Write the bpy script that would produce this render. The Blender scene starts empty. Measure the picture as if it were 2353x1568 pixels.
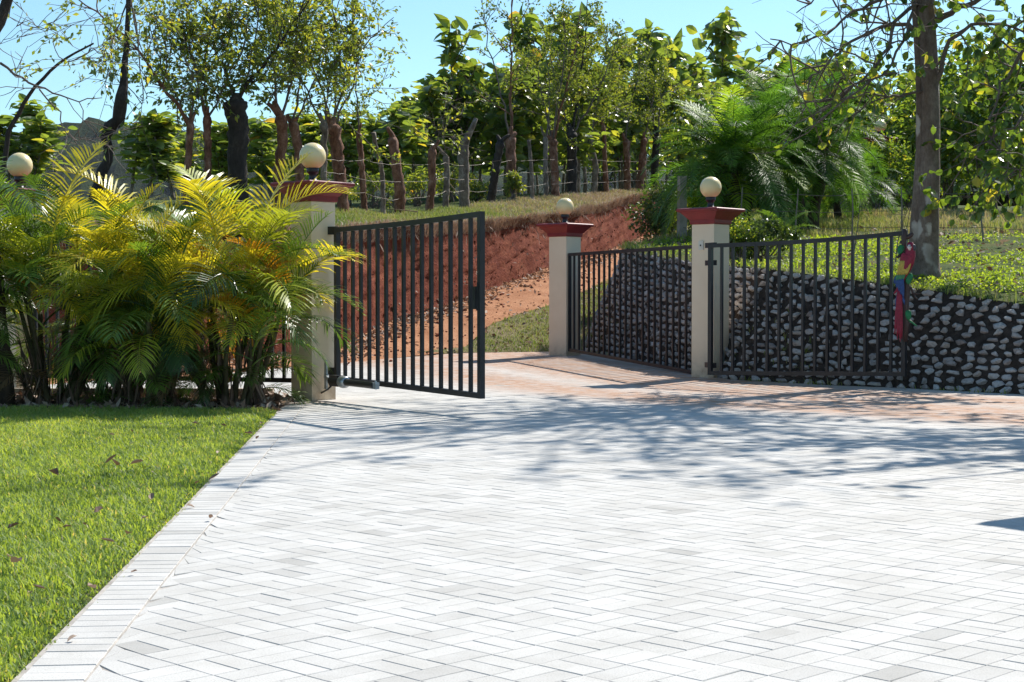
import bpy, bmesh, math, random
import numpy as np
from mathutils import Vector, Matrix
from mathutils.bvhtree import BVHTree

scene = bpy.context.scene
COL = scene.collection
R = math.radians

# ------------------------------------------------------------------ camera
EYE = 1.17
FPX = 3680.0                      # focal length in pixels of a 2353 px wide frame
PITCH = math.atan(104.0 / FPX)
cam_data = bpy.data.cameras.new('camera')
cam_data.sensor_width = 36.0
cam_data.lens = 36.0 * FPX / 2353.0
cam_data.clip_start = 0.1
cam_data.clip_end = 6000.0
cam = bpy.data.objects.new('camera', cam_data)
COL.objects.link(cam)
cam.location = (0, 0, EYE)
cam.rotation_euler = (R(90) - PITCH, 0, 0)
scene.camera = cam

# ------------------------------------------------------------------ daylight
SUN_AZ, SUN_EL = R(38.0), R(45.5)          # azimuth to the right of straight ahead (+Y)
world = bpy.data.worlds.new('World')
scene.world = world
world.use_nodes = True
wn, wl = world.node_tree.nodes, world.node_tree.links
wn.clear()
sky = wn.new('ShaderNodeTexSky')
sky.sky_type = 'NISHITA'
sky.sun_disc = False
sky.sun_elevation = SUN_EL
sky.sun_rotation = SUN_AZ
sky.air_density = 1.0
sky.dust_density = 0.25
sky.ozone_density = 1.0
bg = wn.new('ShaderNodeBackground')
bg.inputs['Strength'].default_value = 0.10
wo = wn.new('ShaderNodeOutputWorld')
tintn = wn.new('ShaderNodeMix')
tintn.data_type = 'RGBA'
tintn.blend_type = 'MULTIPLY'
tintn.inputs[0].default_value = 1.0
tintn.inputs[7].default_value = (.72, .93, .98, 1)      # the photograph's slightly cyan sky
wl.new(sky.outputs[0], tintn.inputs[6])
wl.new(tintn.outputs[2], bg.inputs[0])
wl.new(bg.outputs[0], wo.inputs[0])
sun_data = bpy.data.lights.new('sun', 'SUN')
sun_data.energy = 4.3
sun_data.angle = R(0.55)
sun_data.color = (1.0, 0.955, 0.88)
sun = bpy.data.objects.new('sun', sun_data)
COL.objects.link(sun)
sun_dir = Vector((math.sin(SUN_AZ) * math.cos(SUN_EL), math.cos(SUN_AZ) * math.cos(SUN_EL), math.sin(SUN_EL)))
sun.rotation_euler = sun_dir.to_track_quat('Z', 'Y').to_euler()
sun.location = sun_dir * 60
vs = scene.view_settings
vs.view_transform = 'Standard'
vs.look = 'None'
vs.gamma = 1.0
vs.use_curve_mapping = False
vs.exposure = 0.72
scene.render.engine = 'CYCLES'
scene.cycles.max_bounces = 8
scene.cycles.transparent_max_bounces = 8
scene.cycles.use_denoising = True

# ------------------------------------------------------------------ helpers
rng = np.random.default_rng(11)
random.seed(11)


def at(vx, vy, Y):
    """world point seen at (vx, vy) of a 2353x1568 frame at distance Y along +Y"""
    dx, dz = (vx - 1176.5) / FPX, (784.0 - vy) / FPX
    fy = math.cos(PITCH) + math.sin(PITCH) * dz
    fz = -math.sin(PITCH) + math.cos(PITCH) * dz
    s = Y / fy
    return np.array((dx * s, Y, EYE + fz * s))


def unit(a):
    a = np.asarray(a, float)
    return a / np.maximum(np.linalg.norm(a, axis=-1, keepdims=True), 1e-9)


class MB:
    """collects geometry (numpy) that becomes one mesh"""
    def __init__(s):
        s.v, s.f, s.n, s.a, s.mi = [], [], 0, {}, []

    def add(s, V, F, mi=0, **attrs):
        V = np.asarray(V, float).reshape(-1, 3)
        if isinstance(F, np.ndarray):
            F = [F]
        elif len(F) and not isinstance(F[0], np.ndarray):
            by = {}
            for f in F:
                by.setdefault(len(f), []).append(f)
            F = [np.array(x) for x in by.values()]
        for f in F:
            s.f.append(f + s.n)
            s.mi.append(mi)
        for k in attrs:
            if k not in s.a:
                s.a[k] = [np.zeros(s.n)] if s.n else []
        for k in s.a:
            val = attrs.get(k, 0.0)
            s.a[k].append(np.broadcast_to(np.asarray(val, float), (len(V),)).copy())
        s.v.append(V)
        s.n += len(V)

    def box(s, c, size, rot=0.0, mi=0, taper=1.0, **at_):
        x, y, z = [q / 2 for q in size]
        V = np.array([(-x, -y, -z), (x, -y, -z), (x, y, -z), (-x, y, -z),
                      (-x * taper, -y * taper, z), (x * taper, -y * taper, z), (x * taper, y * taper, z), (-x * taper, y * taper, z)])
        cr, sr = math.cos(rot), math.sin(rot)
        V = V @ np.array([(cr, sr, 0), (-sr, cr, 0), (0, 0, 1)]) + np.asarray(c, float)
        s.add(V, np.array([(3, 2, 1, 0), (4, 5, 6, 7), (0, 1, 5, 4), (1, 2, 6, 5), (2, 3, 7, 6), (3, 0, 4, 7)]), mi, **at_)

    def bar(s, p, q, w, d=None, up=(0, 0, 1), mi=0):
        """square bar from p to q"""
        p, q = np.asarray(p, float), np.asarray(q, float)
        d = d or w
        t = unit(q - p)
        u = np.cross(t, up)
        if np.linalg.norm(u) < 1e-4:
            u = np.cross(t, (1, 0, 0))
        u = unit(u) * w / 2
        v = unit(np.cross(u, t)) * d / 2
        V = [p - u - v, p + u - v, p + u + v, p - u + v, q - u - v, q + u - v, q + u + v, q - u + v]
        s.add(V, np.array([(0, 1, 2, 3), (7, 6, 5, 4), (1, 0, 4, 5), (2, 1, 5, 6), (3, 2, 6, 7), (0, 3, 7, 4)]), mi)

    def tube(s, P, r, n=6, cap=True, mi=0, lump=0.0, **at_):
        P = np.asarray(P, float)
        m = len(P)
        r = np.broadcast_to(np.asarray(r, float), (m,))
        T = np.gradient(P, axis=0)
        T = unit(T)
        u = np.cross(T[0], (0, 0, 1.0))
        if np.linalg.norm(u) < 0.2:
            u = np.cross(T[0], (1.0, 0, 0))
        u = unit(u)
        U = np.zeros((m, 3))
        for i in range(m):
            u = unit(u - T[i] * (u @ T[i]))
            U[i] = u
        W = np.cross(T, U)
        a = np.arange(n) * 2 * math.pi / n
        rr = r[:, None] * (1 + (lump * rng.normal(size=(m, n)) if lump else 0))
        V = P[:, None] + rr[..., None] * (np.cos(a)[None, :, None] * U[:, None] + np.sin(a)[None, :, None] * W[:, None])
        i = np.arange(m - 1)[:, None] * n
        j = np.arange(n)[None]
        k = (j + 1) % n
        Q = np.stack([i + j, i + k, i + n + k, i + n + j], -1).reshape(-1, 4)
        F = [Q]
        if cap:
            if n == 4:
                F.append(np.array([tuple(range(n))[::-1], tuple(range((m - 1) * n, m * n))]))
            else:
                F += [np.array([tuple(range(n))[::-1], tuple(range((m - 1) * n, m * n))])]
        s.add(V.reshape(-1, 3), F, mi, **at_)

    def lathe(s, prof, c, n=20, mi=0):
        """prof: list of (r, z); around the vertical through c"""
        prof = np.array(prof, float)
        m = len(prof)
        a = np.arange(n) * 2 * math.pi / n
        V = np.stack([prof[:, 0:1] * np.cos(a), prof[:, 0:1] * np.sin(a), np.repeat(prof[:, 1:2], n, 1)], -1).reshape(-1, 3) + np.asarray(c, float)
        i = np.arange(m - 1)[:, None] * n
        j = np.arange(n)[None]
        k = (j + 1) % n
        Q = np.stack([i + j, i + k, i + n + k, i + n + j], -1).reshape(-1, 4)
        s.add(V, [Q, np.array([tuple(range(n))[::-1], tuple(range((m - 1) * n, m * n))])], mi)

    def squares(s, prof, c, rot, mi=0):
        """square rings (half width, z) stacked: mouldings of a square cap"""
        V = []
        cr, sr = math.cos(rot), math.sin(rot)
        for h, z in prof:
            for sx, sy in ((-1, -1), (1, -1), (1, 1), (-1, 1)):
                V.append((c[0] + h * (sx * cr - sy * sr), c[1] + h * (sx * sr + sy * cr), c[2] + z))
        F = []
        for i in range(len(prof) - 1):
            for j in range(4):
                k = (j + 1) % 4
                F.append((i * 4 + j, i * 4 + k, i * 4 + 4 + k, i * 4 + 4 + j))
        F.append((3, 2, 1, 0))
        m = (len(prof) - 1) * 4
        F.append((m, m + 1, m + 2, m + 3))
        s.add(V, np.array(F), mi)

    def arrays(s):
        return np.concatenate(s.v), s.f

    def mesh(s, name, mats, smooth=False, origin=None):
        V = np.concatenate(s.v)
        if origin is not None:
            V = V - np.asarray(origin, float)
        me = bpy.data.meshes.new(name)
        me.vertices.add(len(V))
        me.vertices.foreach_set('co', V.astype(np.float32).ravel())
        tot = sum(f.size for f in s.f)
        npoly = sum(len(f) for f in s.f)
        me.loops.add(tot)
        me.loops.foreach_set('vertex_index', np.concatenate([f.ravel() for f in s.f]).astype(np.int32))
        sizes = np.concatenate([np.full(len(f), f.shape[1]) for f in s.f])
        me.polygons.add(npoly)
        me.polygons.foreach_set('loop_start', np.concatenate([[0], np.cumsum(sizes)[:-1]]).astype(np.int32))
        me.polygons.foreach_set('loop_total', sizes.astype(np.int32))
        if any(s.mi):
            me.polygons.foreach_set('material_index', np.concatenate([np.full(len(f), m) for f, m in zip(s.f, s.mi)]).astype(np.int32))
        me.polygons.foreach_set('use_smooth', np.full(npoly, smooth, dtype=bool))
        for k, arr in s.a.items():
            at_ = me.attributes.new(k, 'FLOAT', 'POINT')
            at_.data.foreach_set('value', np.concatenate(arr).astype(np.float32))
        for m in (mats if isinstance(mats, (list, tuple)) else [mats]):
            me.materials.append(m)
        me.update(calc_edges=True)
        return me


def link(name, me, parent=None, loc=None):
    o = bpy.data.objects.new(name, me)
    COL.objects.link(o)
    if parent is not None:
        o.parent = parent
    if loc is not None:
        o.location = loc
    return o


def part(name, mb, mats, parent, smooth=False, label=None):
    o = link(name, mb.mesh(name, mats, smooth, origin=parent_origin(parent)), parent)
    if label:
        o['label'] = label
    return o


def parent_origin(p):
    c = np.zeros(3)
    while p is not None:
        c += np.array(p.location)
        p = p.parent
    return c


def tag(o, label, cat, group=None, kind=None):
    o['label'] = label
    o['category'] = cat
    if group:
        o['group'] = group
    if kind:
        o['kind'] = kind
    return o


def thing(name, label, cat, loc, group=None):
    o = bpy.data.objects.new(name, None)
    COL.objects.link(o)
    o.location = [float(q) for q in loc]
    o.empty_display_size = 0.1
    return tag(o, label, cat, group)


def structure(name, mb, mats, smooth=False, label=None, kind='structure'):
    o = link(name, mb.mesh(name, mats, smooth))
    o['kind'] = kind
    if label:
        o['label'] = label
    return o


# ------------------------------------------------------------------ materials
def new_mat(name):
    m = bpy.data.materials.new(name)
    m.use_nodes = True
    nt = m.node_tree
    nt.nodes.clear()
    out = nt.nodes.new('ShaderNodeOutputMaterial')
    return m, nt, out


def nod(nt, t, **kw):
    n = nt.nodes.new(t)
    for k, v in kw.items():
        if k.startswith('_'):
            setattr(n, k[1:], v)
        else:
            n.inputs[k.replace('__', ' ')].default_value = v
    return n


def ramp(nt, src, stops, interp='LINEAR'):
    n = nt.nodes.new('ShaderNodeValToRGB')
    n.color_ramp.interpolation = interp
    e = n.color_ramp.elements
    while len(e) > len(stops):
        e.remove(e[-1])
    while len(e) < len(stops):
        e.new(0.5)
    for el, (p, c) in zip(e, stops):
        el.position = p
        el.color = (*c, 1) if len(c) == 3 else c
    nt.links.new(src, n.inputs[0])
    return n.outputs[0]


def noise(nt, scale, detail=4, rough=0.6, coord='Object', vec=None):
    n = nod(nt, 'ShaderNodeTexNoise', Scale=scale, Detail=detail, Roughness=rough)
    if vec is None:
        tc = nt.nodes.new('ShaderNodeTexCoord') if coord != 'Pos' else nt.nodes.new('ShaderNodeNewGeometry')
        vec = tc.outputs['Position'] if coord == 'Pos' else tc.outputs[coord]
    nt.links.new(vec, n.inputs['Vector'])
    return n.outputs['Fac']


def mixc(nt, a, b, fac, mode='MIX'):
    n = nt.nodes.new('ShaderNodeMix')
    n.data_type = 'RGBA'
    n.blend_type = mode
    for sock, v in ((n.inputs[6], a), (n.inputs[7], b), (n.inputs[0], fac)):
        if isinstance(v, (tuple, list)):
            sock.default_value = (*v, 1)
        elif isinstance(v, (int, float)):
            sock.default_value = v
        else:
            nt.links.new(v, sock)
    return n.outputs[2]


def math_(nt, op, a, b=None, clamp=False):
    n = nt.nodes.new('ShaderNodeMath')
    n.operation = op
    n.use_clamp = clamp
    for i, v in enumerate((a, b)):
        if v is None:
            continue
        if isinstance(v, (int, float)):
            n.inputs[i].default_value = v
        else:
            nt.links.new(v, n.inputs[i])
    return n.outputs[0]


def attr(nt, name):
    n = nt.nodes.new('ShaderNodeAttribute')
    n.attribute_name = name
    return n.outputs['Fac']


def principled(nt, out, color, rough=0.6, spec=0.5, bump=None, bump_str=0.3, bump_dist=0.01, metallic=0.0):
    p = nod(nt, 'ShaderNodeBsdfPrincipled', Metallic=metallic)
    if isinstance(color, (tuple, list)):
        p.inputs['Base Color'].default_value = (*color, 1)
    else:
        nt.links.new(color, p.inputs['Base Color'])
    if isinstance(rough, (int, float)):
        p.inputs['Roughness'].default_value = rough
    else:
        nt.links.new(rough, p.inputs['Roughness'])
    p.inputs['Specular IOR Level'].default_value = spec
    if bump is not None:
        b = nod(nt, 'ShaderNodeBump', Strength=bump_str, Distance=bump_dist)
        nt.links.new(bump, b.inputs['Height'])
        nt.links.new(b.outputs[0], p.inputs['Normal'])
    nt.links.new(p.outputs[0], out.inputs[0])
    return p


def simple(name, color, rough=0.6, spec=0.5, vary=0.0, scale=8.0, bump=0.0, bscale=60, bdist=0.004, metallic=0.0):
    m, nt, out = new_mat(name)
    c = color
    if vary:
        n = noise(nt, scale, 5)
        lo = tuple(q * (1 - vary) for q in color)
        hi = tuple(min(1, q * (1 + vary)) for q in color)
        c = ramp(nt, n, [(0.3, lo), (0.7, hi)])
    principled(nt, out, c, rough, spec, noise(nt, bscale, 4) if bump else None, bump, bdist, metallic)
    return m


def leaf_mat(name, stops, trans=0.4, rough=0.38, spec=0.5, src='tint', tgain=1.9, use_obj_color=False, hue=(1.25, 1.1, 0.35)):
    """leaf surface: glossy front, light coming through from behind"""
    m, nt, out = new_mat(name)
    if use_obj_color:
        oi = nt.nodes.new('ShaderNodeObjectInfo')
        c0 = oi.outputs['Color']
        n = noise(nt, 3.0, 3)
        c = mixc(nt, c0, ramp(nt, attr(nt, 'tint'), stops), 1.0, 'MULTIPLY')
    else:
        c = ramp(nt, attr(nt, src), stops)
    p = nod(nt, 'ShaderNodeBsdfPrincipled', Roughness=rough)
    p.inputs['Specular IOR Level'].default_value = spec
    nt.links.new(c, p.inputs['Base Color'])
    t = nt.nodes.new('ShaderNodeBsdfTranslucent')
    c2 = mixc(nt, c, tuple(h * tgain for h in hue), 1.0, 'MULTIPLY')
    nt.links.new(c2, t.inputs[0])
    mx = nt.nodes.new('ShaderNodeMixShader')
    mx.inputs[0].default_value = trans
    nt.links.new(p.outputs[0], mx.inputs[1])
    nt.links.new(t.outputs[0], mx.inputs[2])
    nt.links.new(mx.outputs[0], out.inputs[0])
    return m


MAT = {}

# paving brick: pale concrete, sandy grain, red dust carried in from the dirt road
m, nt, out = new_mat('paver_concrete')
oi = nt.nodes.new('ShaderNodeObjectInfo')
tint = math_(nt, 'FRACT', math_(nt, 'ADD', attr(nt, 'tint'), oi.outputs['Random']))
base = ramp(nt, tint, [(0, (.44, .424, .396)), (.04, (.51, .492, .462)), (.10, (.55, .531, .50)), (.5, (.575, .556, .523)), (1, (.61, .59, .556))])
grain = noise(nt, 170, 5, .8, 'Pos')
stain = noise(nt, 2.3, 5, .65, 'Pos')
base = mixc(nt, base, ramp(nt, grain, [(.34, (.35, .35, .35)), (.50, (1, 1, 1))]), .55, 'MULTIPLY')
base = mixc(nt, base, ramp(nt, stain, [(.35, (.8, .79, .77)), (.6, (1, 1, 1))]), .7, 'MULTIPLY')
dn = noise(nt, 5.5, 6, .7, 'Pos')
dfac = math_(nt, 'MULTIPLY', attr(nt, 'dust'), ramp(nt, dn, [(.3, (.25,) * 3), (.62, (1,) * 3)]), True)
base = mixc(nt, base, (.42, .215, .115), dfac)
principled(nt, out, base, .85, .25, noise(nt, 260, 4, .7, 'Pos'), .35, .003)
MAT['paver'] = m
MAT['bed'] = simple('joint_sand', (.42, .385, .345), .95, .1, .35, 9, .6, 120)

# soils
m, nt, out = new_mat('red_earth')
n1 = noise(nt, 2.2, 8, .7, 'Pos'); n2 = noise(nt, 16, 6, .7, 'Pos')
c = ramp(nt, n1, [(.25, (.11, .026, .017)), (.5, (.215, .060, .034)), (.72, (.34, .125, .07))])
c = mixc(nt, c, ramp(nt, n2, [(.3, (.55, .5, .5)), (.65, (1.1, 1.1, 1.1))]), .75, 'MULTIPLY')
principled(nt, out, c, .95, .1, n2, .9, .06)
MAT['bank'] = m
m, nt, out = new_mat('dirt_track')
n1 = noise(nt, 1.3, 8, .65, 'Pos'); n2 = noise(nt, 26, 6, .7, 'Pos')
c = ramp(nt, n1, [(.3, (.34, .15, .075)), (.55, (.47, .235, .13)), (.75, (.54, .30, .18))])
c = mixc(nt, c, ramp(nt, n2, [(.35, (.6, .57, .55)), (.6, (1.05, 1.05, 1.05))]), .7, 'MULTIPLY')
principled(nt, out, c, .95, .1, n2, .8, .03)
MAT['track'] = m
m, nt, out = new_mat('turf_soil')
n1 = noise(nt, 1.4, 7, .65, 'Pos'); n2 = noise(nt, 34, 5, .7, 'Pos')
c = ramp(nt, n1, [(.3, (.045, .075, .018)), (.5, (.085, .115, .028)), (.7, (.16, .14, .06))])
c = mixc(nt, c, ramp(nt, n2, [(.35, (.45, .45, .45)), (.65, (1.1, 1.1, 1.1))]), .8, 'MULTIPLY')
principled(nt, out, c, .95, .1, n2, .8, .03)
MAT['turf'] = m
m, nt, out = new_mat('dry_verge')
n1 = noise(nt, .9, 7, .65, 'Pos'); n2 = noise(nt, 30, 5, .7, 'Pos')
c = ramp(nt, n1, [(.3, (.13, .15, .05)), (.5, (.23, .20, .10)), (.7, (.31, .23, .15))])
c = mixc(nt, c, ramp(nt, n2, [(.35, (.5, .47, .45)), (.65, (1.1, 1.1, 1.1))]), .8, 'MULTIPLY')
principled(nt, out, c, .95, .1, n2, .8, .03)
MAT['verge'] = m
MAT['mortar'] = simple('dark_wall_soil', (.062, .048, .040), .95, .1, .5, 14, .9, 60, .03)
MAT['mulch'] = simple('mulch_soil', (.075, .050, .034), .95, .1, .5, 12, .8, 60, .02)
m, nt, out = new_mat('limestone')
oi = nt.nodes.new('ShaderNodeObjectInfo')
tint = math_(nt, 'FRACT', math_(nt, 'ADD', attr(nt, 'tint'), oi.outputs['Random']))
c = ramp(nt, tint, [(0, (.28, .245, .235)), (.3, (.41, .39, .38)), (.7, (.50, .485, .48)), (1, (.40, .34, .30))])
n2 = noise(nt, 28, 6, .7, 'Pos')
c = mixc(nt, c, ramp(nt, n2, [(.35, (.5, .48, .46)), (.55, (1, 1, 1))]), .7, 'MULTIPLY')
principled(nt, out, c, .9, .2, n2, .6, .02)
MAT['stone'] = m

# built things
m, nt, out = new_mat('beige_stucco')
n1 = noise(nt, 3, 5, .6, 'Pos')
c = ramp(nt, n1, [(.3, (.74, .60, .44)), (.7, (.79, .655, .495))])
geo = nt.nodes.new('ShaderNodeNewGeometry')
sx = nt.nodes.new('ShaderNodeSeparateXYZ'); nt.links.new(geo.outputs['Position'], sx.inputs[0])
dirt = math_(nt, 'MULTIPLY', ramp(nt, sx.outputs[2], [(0.03, (1,) * 3), (.45, (0,) * 3)]), ramp(nt, noise(nt, 6, 6, .7, 'Pos'), [(.35, (.1,) * 3), (.7, (.9,) * 3)]))
c = mixc(nt, c, (.30, .19, .12), dirt)
principled(nt, out, c, .85, .2, noise(nt, 190, 4, .7, 'Pos'), .35, .004)
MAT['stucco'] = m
MAT['cap'] = simple('oxblood_paint', (.20, .020, .024), .5, .4, .18, 6, .15, 90, .003)
m, nt, out = new_mat('cream_globe')
p = principled(nt, out, ramp(nt, noise(nt, 5, 3), [(.3, (.80, .64, .34)), (.7, (.84, .69, .39))]), .3, .5)
p.inputs['Subsurface Weight'].default_value = .25
p.inputs['Subsurface Radius'].default_value = (.08, .06, .03)
MAT['globe'] = m
MAT['black'] = simple('black_painted_steel', (.018, .018, .021), .42, .45, .35, 5, .12, 130, .002)
MAT['fitting'] = simple('dark_lamp_fitting', (.022, .022, .03), .45, .5, .2, 8)
MAT['motor'] = simple('black_motor_plastic', (.015, .013, .014), .4, .5, .3, 20, .1)
MAT['collar'] = simple('grey_cast_alloy', (.42, .43, .46), .35, .5, .15, 20, .1, metallic=.6)
MAT['galv'] = simple('galvanised_steel', (.40, .44, .47), .45, .5, .25, 30, .15, metallic=.7)
MAT['switch'] = simple('white_switch_plastic', (.62, .58, .50), .5, .4, .06, 20)
MAT['concrete'] = simple('grey_concrete', (.34, .30, .27), .9, .2, .25, 7, .5, 70, .006)
MAT['picket'] = simple('weathered_picket_timber', (.22, .185, .16), .85, .2, .35, 14, .4, 60)
MAT['wire'] = simple('rusty_galvanised_wire', (.15, .125, .11), .6, .4, .3, 30, metallic=.4)
MAT['rooftile'] = simple('roof_clay', (.32, .12, .07), .8, .3, .25, 6, .4, 30)
MAT['kerb'] = simple('kerb_concrete', (.46, .38, .30), .9, .2, .2, 8, .4, 80)


def bark(name, stops, scale=7.0, spots=None):
    m, nt, out = new_mat(name)
    geo = nt.nodes.new('ShaderNodeNewGeometry')
    mp = nt.nodes.new('ShaderNodeMapping')
    mp.inputs['Scale'].default_value = (1, 1, .55)
    nt.links.new(geo.outputs['Position'], mp.inputs[0])
    n1 = noise(nt, scale, 7, .7, vec=mp.outputs[0])
    n2 = noise(nt, scale * 6, 5, .7, vec=mp.outputs[0])
    c = ramp(nt, n1, stops)
    c = mixc(nt, c, ramp(nt, n2, [(.35, (.5, .48, .46)), (.6, (1.05, 1.05, 1.05))]), .6, 'MULTIPLY')
    if spots:
        v = nod(nt, 'ShaderNodeTexVoronoi', Scale=spots[0])
        mp2 = nt.nodes.new('ShaderNodeMapping')
        mp2.inputs['Scale'].default_value = (1, 1, .6)
        nn = nod(nt, 'ShaderNodeTexNoise', Scale=5.0, Detail=5)
        nt.links.new(geo.outputs['Position'], nn.inputs['Vector'])
        va = nt.nodes.new('ShaderNodeVectorMath'); va.operation = 'MULTIPLY_ADD'
        nt.links.new(nn.outputs['Color'], va.inputs[0]); va.inputs[1].default_value = (.22, .22, .22)
        nt.links.new(geo.outputs['Position'], va.inputs[2])
        nt.links.new(va.outputs[0], mp2.inputs[0])
        nt.links.new(mp2.outputs[0], v.inputs['Vector'])
        f = ramp(nt, v.outputs['Distance'], [(.30, (1,) * 3), (.38, (0,) * 3)])
        g = ramp(nt, noise(nt, 1.1, 3, .5, 'Pos'), [(.42, (0,) * 3), (.5, (1,) * 3)])
        c = mixc(nt, c, spots[1], math_(nt, 'MULTIPLY', f, g))
    principled(nt, out, c, .8, .25, n2, .7, .02)
    return m


MAT['bark_red'] = bark('reddish_peeling_bark', [(.32, (.075, .032, .020)), (.47, (.20, .085, .050)), (.60, (.32, .165, .11)), (.70, (.44, .32, .26)), (.78, (.55, .50, .47))], 8)
MAT['bark_grey'] = bark('grey_brown_bark', [(.32, (.08, .055, .042)), (.5, (.20, .15, .115)), (.68, (.38, .32, .275)), (.78, (.50, .46, .43))], 8)
MAT['bark_dark'] = bark('blackened_bark', [(.3, (.020, .015, .013)), (.55, (.050, .038, .032)), (.75, (.13, .105, .09))], 6)
MAT['bark_lichen'] = bark('brown_bark_with_lichen', [(.3, (.12, .085, .066)), (.55, (.21, .16, .13)), (.72, (.30, .245, .205))], 6,
                          (3.6, (.46, .41, .36)))
MAT['twig'] = bark('thin_twig_bark', [(.3, (.12, .09, .075)), (.7, (.24, .19, .165))], 9)
MAT['palm_stem'] = bark('palm_stem', [(.3, (.06, .045, .025)), (.55, (.12, .10, .05)), (.75, (.20, .16, .08))], 6)
MAT['palm_trunk'] = bark('fibrous_palm_trunk', [(.3, (.03, .022, .016)), (.6, (.09, .06, .04)), (.75, (.18, .12, .08))], 8)

MAT['leaf_small'] = leaf_mat('small_leaves', [(0, (.06, .09, .03)), (.35, (.12, .17, .042)), (.7, (.22, .26, .055)), (.93, (.34, .31, .065)), (1, (.40, .25, .06))], .54, .28, .8)
MAT['leaf_light'] = leaf_mat('light_small_leaves', [(0, (.055, .085, .025)), (.4, (.105, .15, .034)), (.8, (.18, .22, .045)), (1, (.28, .26, .06))], .50, .36, .6)
MAT['leaf_teak'] = leaf_mat('broad_teak_leaves', [(0, (.065, .10, .045)), (.35, (.11, .17, .055)), (.7, (.19, .25, .065)), (.9, (.32, .31, .055)), (1, (.32, .20, .07))], .55, .34, .7)
MAT['leaf_round'] = leaf_mat('round_tree_leaves', [(0, (.045, .085, .026)), (.4, (.09, .155, .035)), (.75, (.17, .225, .04)), (.93, (.32, .32, .05)), (1, (.38, .31, .06))], .52, .28, .6)
MAT['leaf_dark'] = leaf_mat('dark_shrub_leaves', [(0, (.025, .045, .018)), (.6, (.055, .095, .026)), (1, (.11, .15, .04))], .36, .3)
MAT['ground_leaf'] = leaf_mat('ground_cover_leaves', [(0, (.07, .11, .025)), (.4, (.16, .24, .04)), (.8, (.26, .35, .06)), (1, (.36, .32, .10))], .50, .5, .4)
MAT['palm'] = leaf_mat('palm_fronds', [(0, (.72, .72, .72)), (1, (1.25, 1.2, 1.1))],   .40, .33, .55, use_obj_color=True, tgain=1.25, hue=(1.15, 1.1, .5))
MAT['palm_fine'] = leaf_mat('fine_palm_fronds', [(0, (.72, .72, .72)), (1, (1.25, 1.2, 1.1))], .45, .5, .35, use_obj_color=True, tgain=1.5, hue=(1.1, 1.1, .5))
MAT['grass'] = leaf_mat('lawn_blades', [(0, (.13, .21, .055)), (.5, (.26, .36, .10)), (.85, (.38, .47, .14)), (1, (.50, .44, .26))], .48, .55, .3, tgain=1.5)
MAT['verge_grass'] = leaf_mat('verge_blades', [(0, (.15, .22, .045)), (.4, (.30, .34, .10)), (.6, (.38, .32, .19)), (1, (.46, .35, .26))], .30, .7, .2, hue=(1.05, 1.0, .6), tgain=1.3)
MAT['litter'] = leaf_mat('dry_leaf_litter', [(0, (.10, .055, .034)), (.5, (.27, .175, .125)), (1, (.54, .42, .33))], .15, .7, tgain=1.0, hue=(1.1, .9, .7))
MAT['root'] = simple('dry_roots', (.24, .17, .115), .9, .1, .4, 20)

# far hill: forest seen from a long way off
m, nt, out = new_mat('forested_hill')
v = nod(nt, 'ShaderNodeTexVoronoi', Scale=.085)
g = nt.nodes.new('ShaderNodeNewGeometry')
nt.links.new(g.outputs['Position'], v.inputs['Vector'])
n1 = noise(nt, .02, 6, .65, 'Pos'); n2 = noise(nt, .22, 5, .7, 'Pos')
c = ramp(nt, n1, [(.3, (.012, .022, .010)), (.55, (.026, .040, .016)), (.75, (.050, .058, .026))])
c = mixc(nt, c, ramp(nt, v.outputs['Color'], [(0, (.35, .38, .4)), (1, (1.7, 1.6, 1.3))]), .9, 'MULTIPLY')
principled(nt, out, c, .95, .05, n2, 1.0, 4.0)
MAT['hill'] = m

# ------------------------------------------------------------------ setting: drive, lawn, road, bank, terrace
def h_drive(x, y):
    return np.maximum(0.0, np.asarray(y, float) - 21.0) * 0.0227


def resample(P, n):
    P = np.asarray(P, float)
    d = np.r_[0, np.cumsum(np.linalg.norm(np.diff(P, axis=0), axis=1))]
    t = np.linspace(0, d[-1], n)
    return np.stack([np.interp(t, d, P[:, k]) for k in range(3)], 1)


def param_resample(P, n):
    """same parameter for every polyline of a loft (index based)"""
    P = np.asarray(P, float)
    t = np.linspace(0, len(P) - 1, n)
    return np.stack([np.interp(t, np.arange(len(P)), P[:, k]) for k in range(3)], 1)


def fbm(P, scale, seed=0, octv=4):
    """cheap smooth noise of world position, about -1..1"""
    g = np.random.default_rng(seed)
    out = np.zeros(len(P))
    amp, tot = 1.0, 0.0
    for o in range(octv):
        for q in range(3):
            k = g.normal(size=3)
            k = k / np.linalg.norm(k) * scale * (2 ** o) * g.uniform(.7, 1.4)
            out += amp * np.sin(P @ k + g.uniform(0, 6.28)) / 3
        tot += amp
        amp *= .55
    return out / tot * 1.6


def loft(polys, n, cols, disp=None):
    """surface through polylines; cols = subdivisions between successive ones"""
    Ps = [param_resample(p, n) for p in polys]
    rows = [Ps[0]]
    for (a, b, c) in zip(Ps[:-1], Ps[1:], cols):
        for k in range(1, c + 1):
            rows.append(a + (b - a) * k / c)
    G = np.stack(rows)                       # (m, n, 3)
    if disp is not None:
        G = disp(G)
    m = len(rows)
    i = np.arange(m - 1)[:, None] * n
    j = np.arange(n - 1)[None]
    Q = np.stack([i + j, i + j + 1, i + n + j + 1, i + n + j], -1).reshape(-1, 4)
    V = G.reshape(-1, 3)
    return V, Q


def orient_up(V, Q):
    nrm = np.cross(V[Q[:, 1]] - V[Q[:, 0]], V[Q[:, 2]] - V[Q[:, 0]])
    if nrm[:, 2].sum() < 0:
        Q = Q[:, ::-1]
    return Q


SURF = []      # (V, Q) of the ground surfaces, for standing things on


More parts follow.
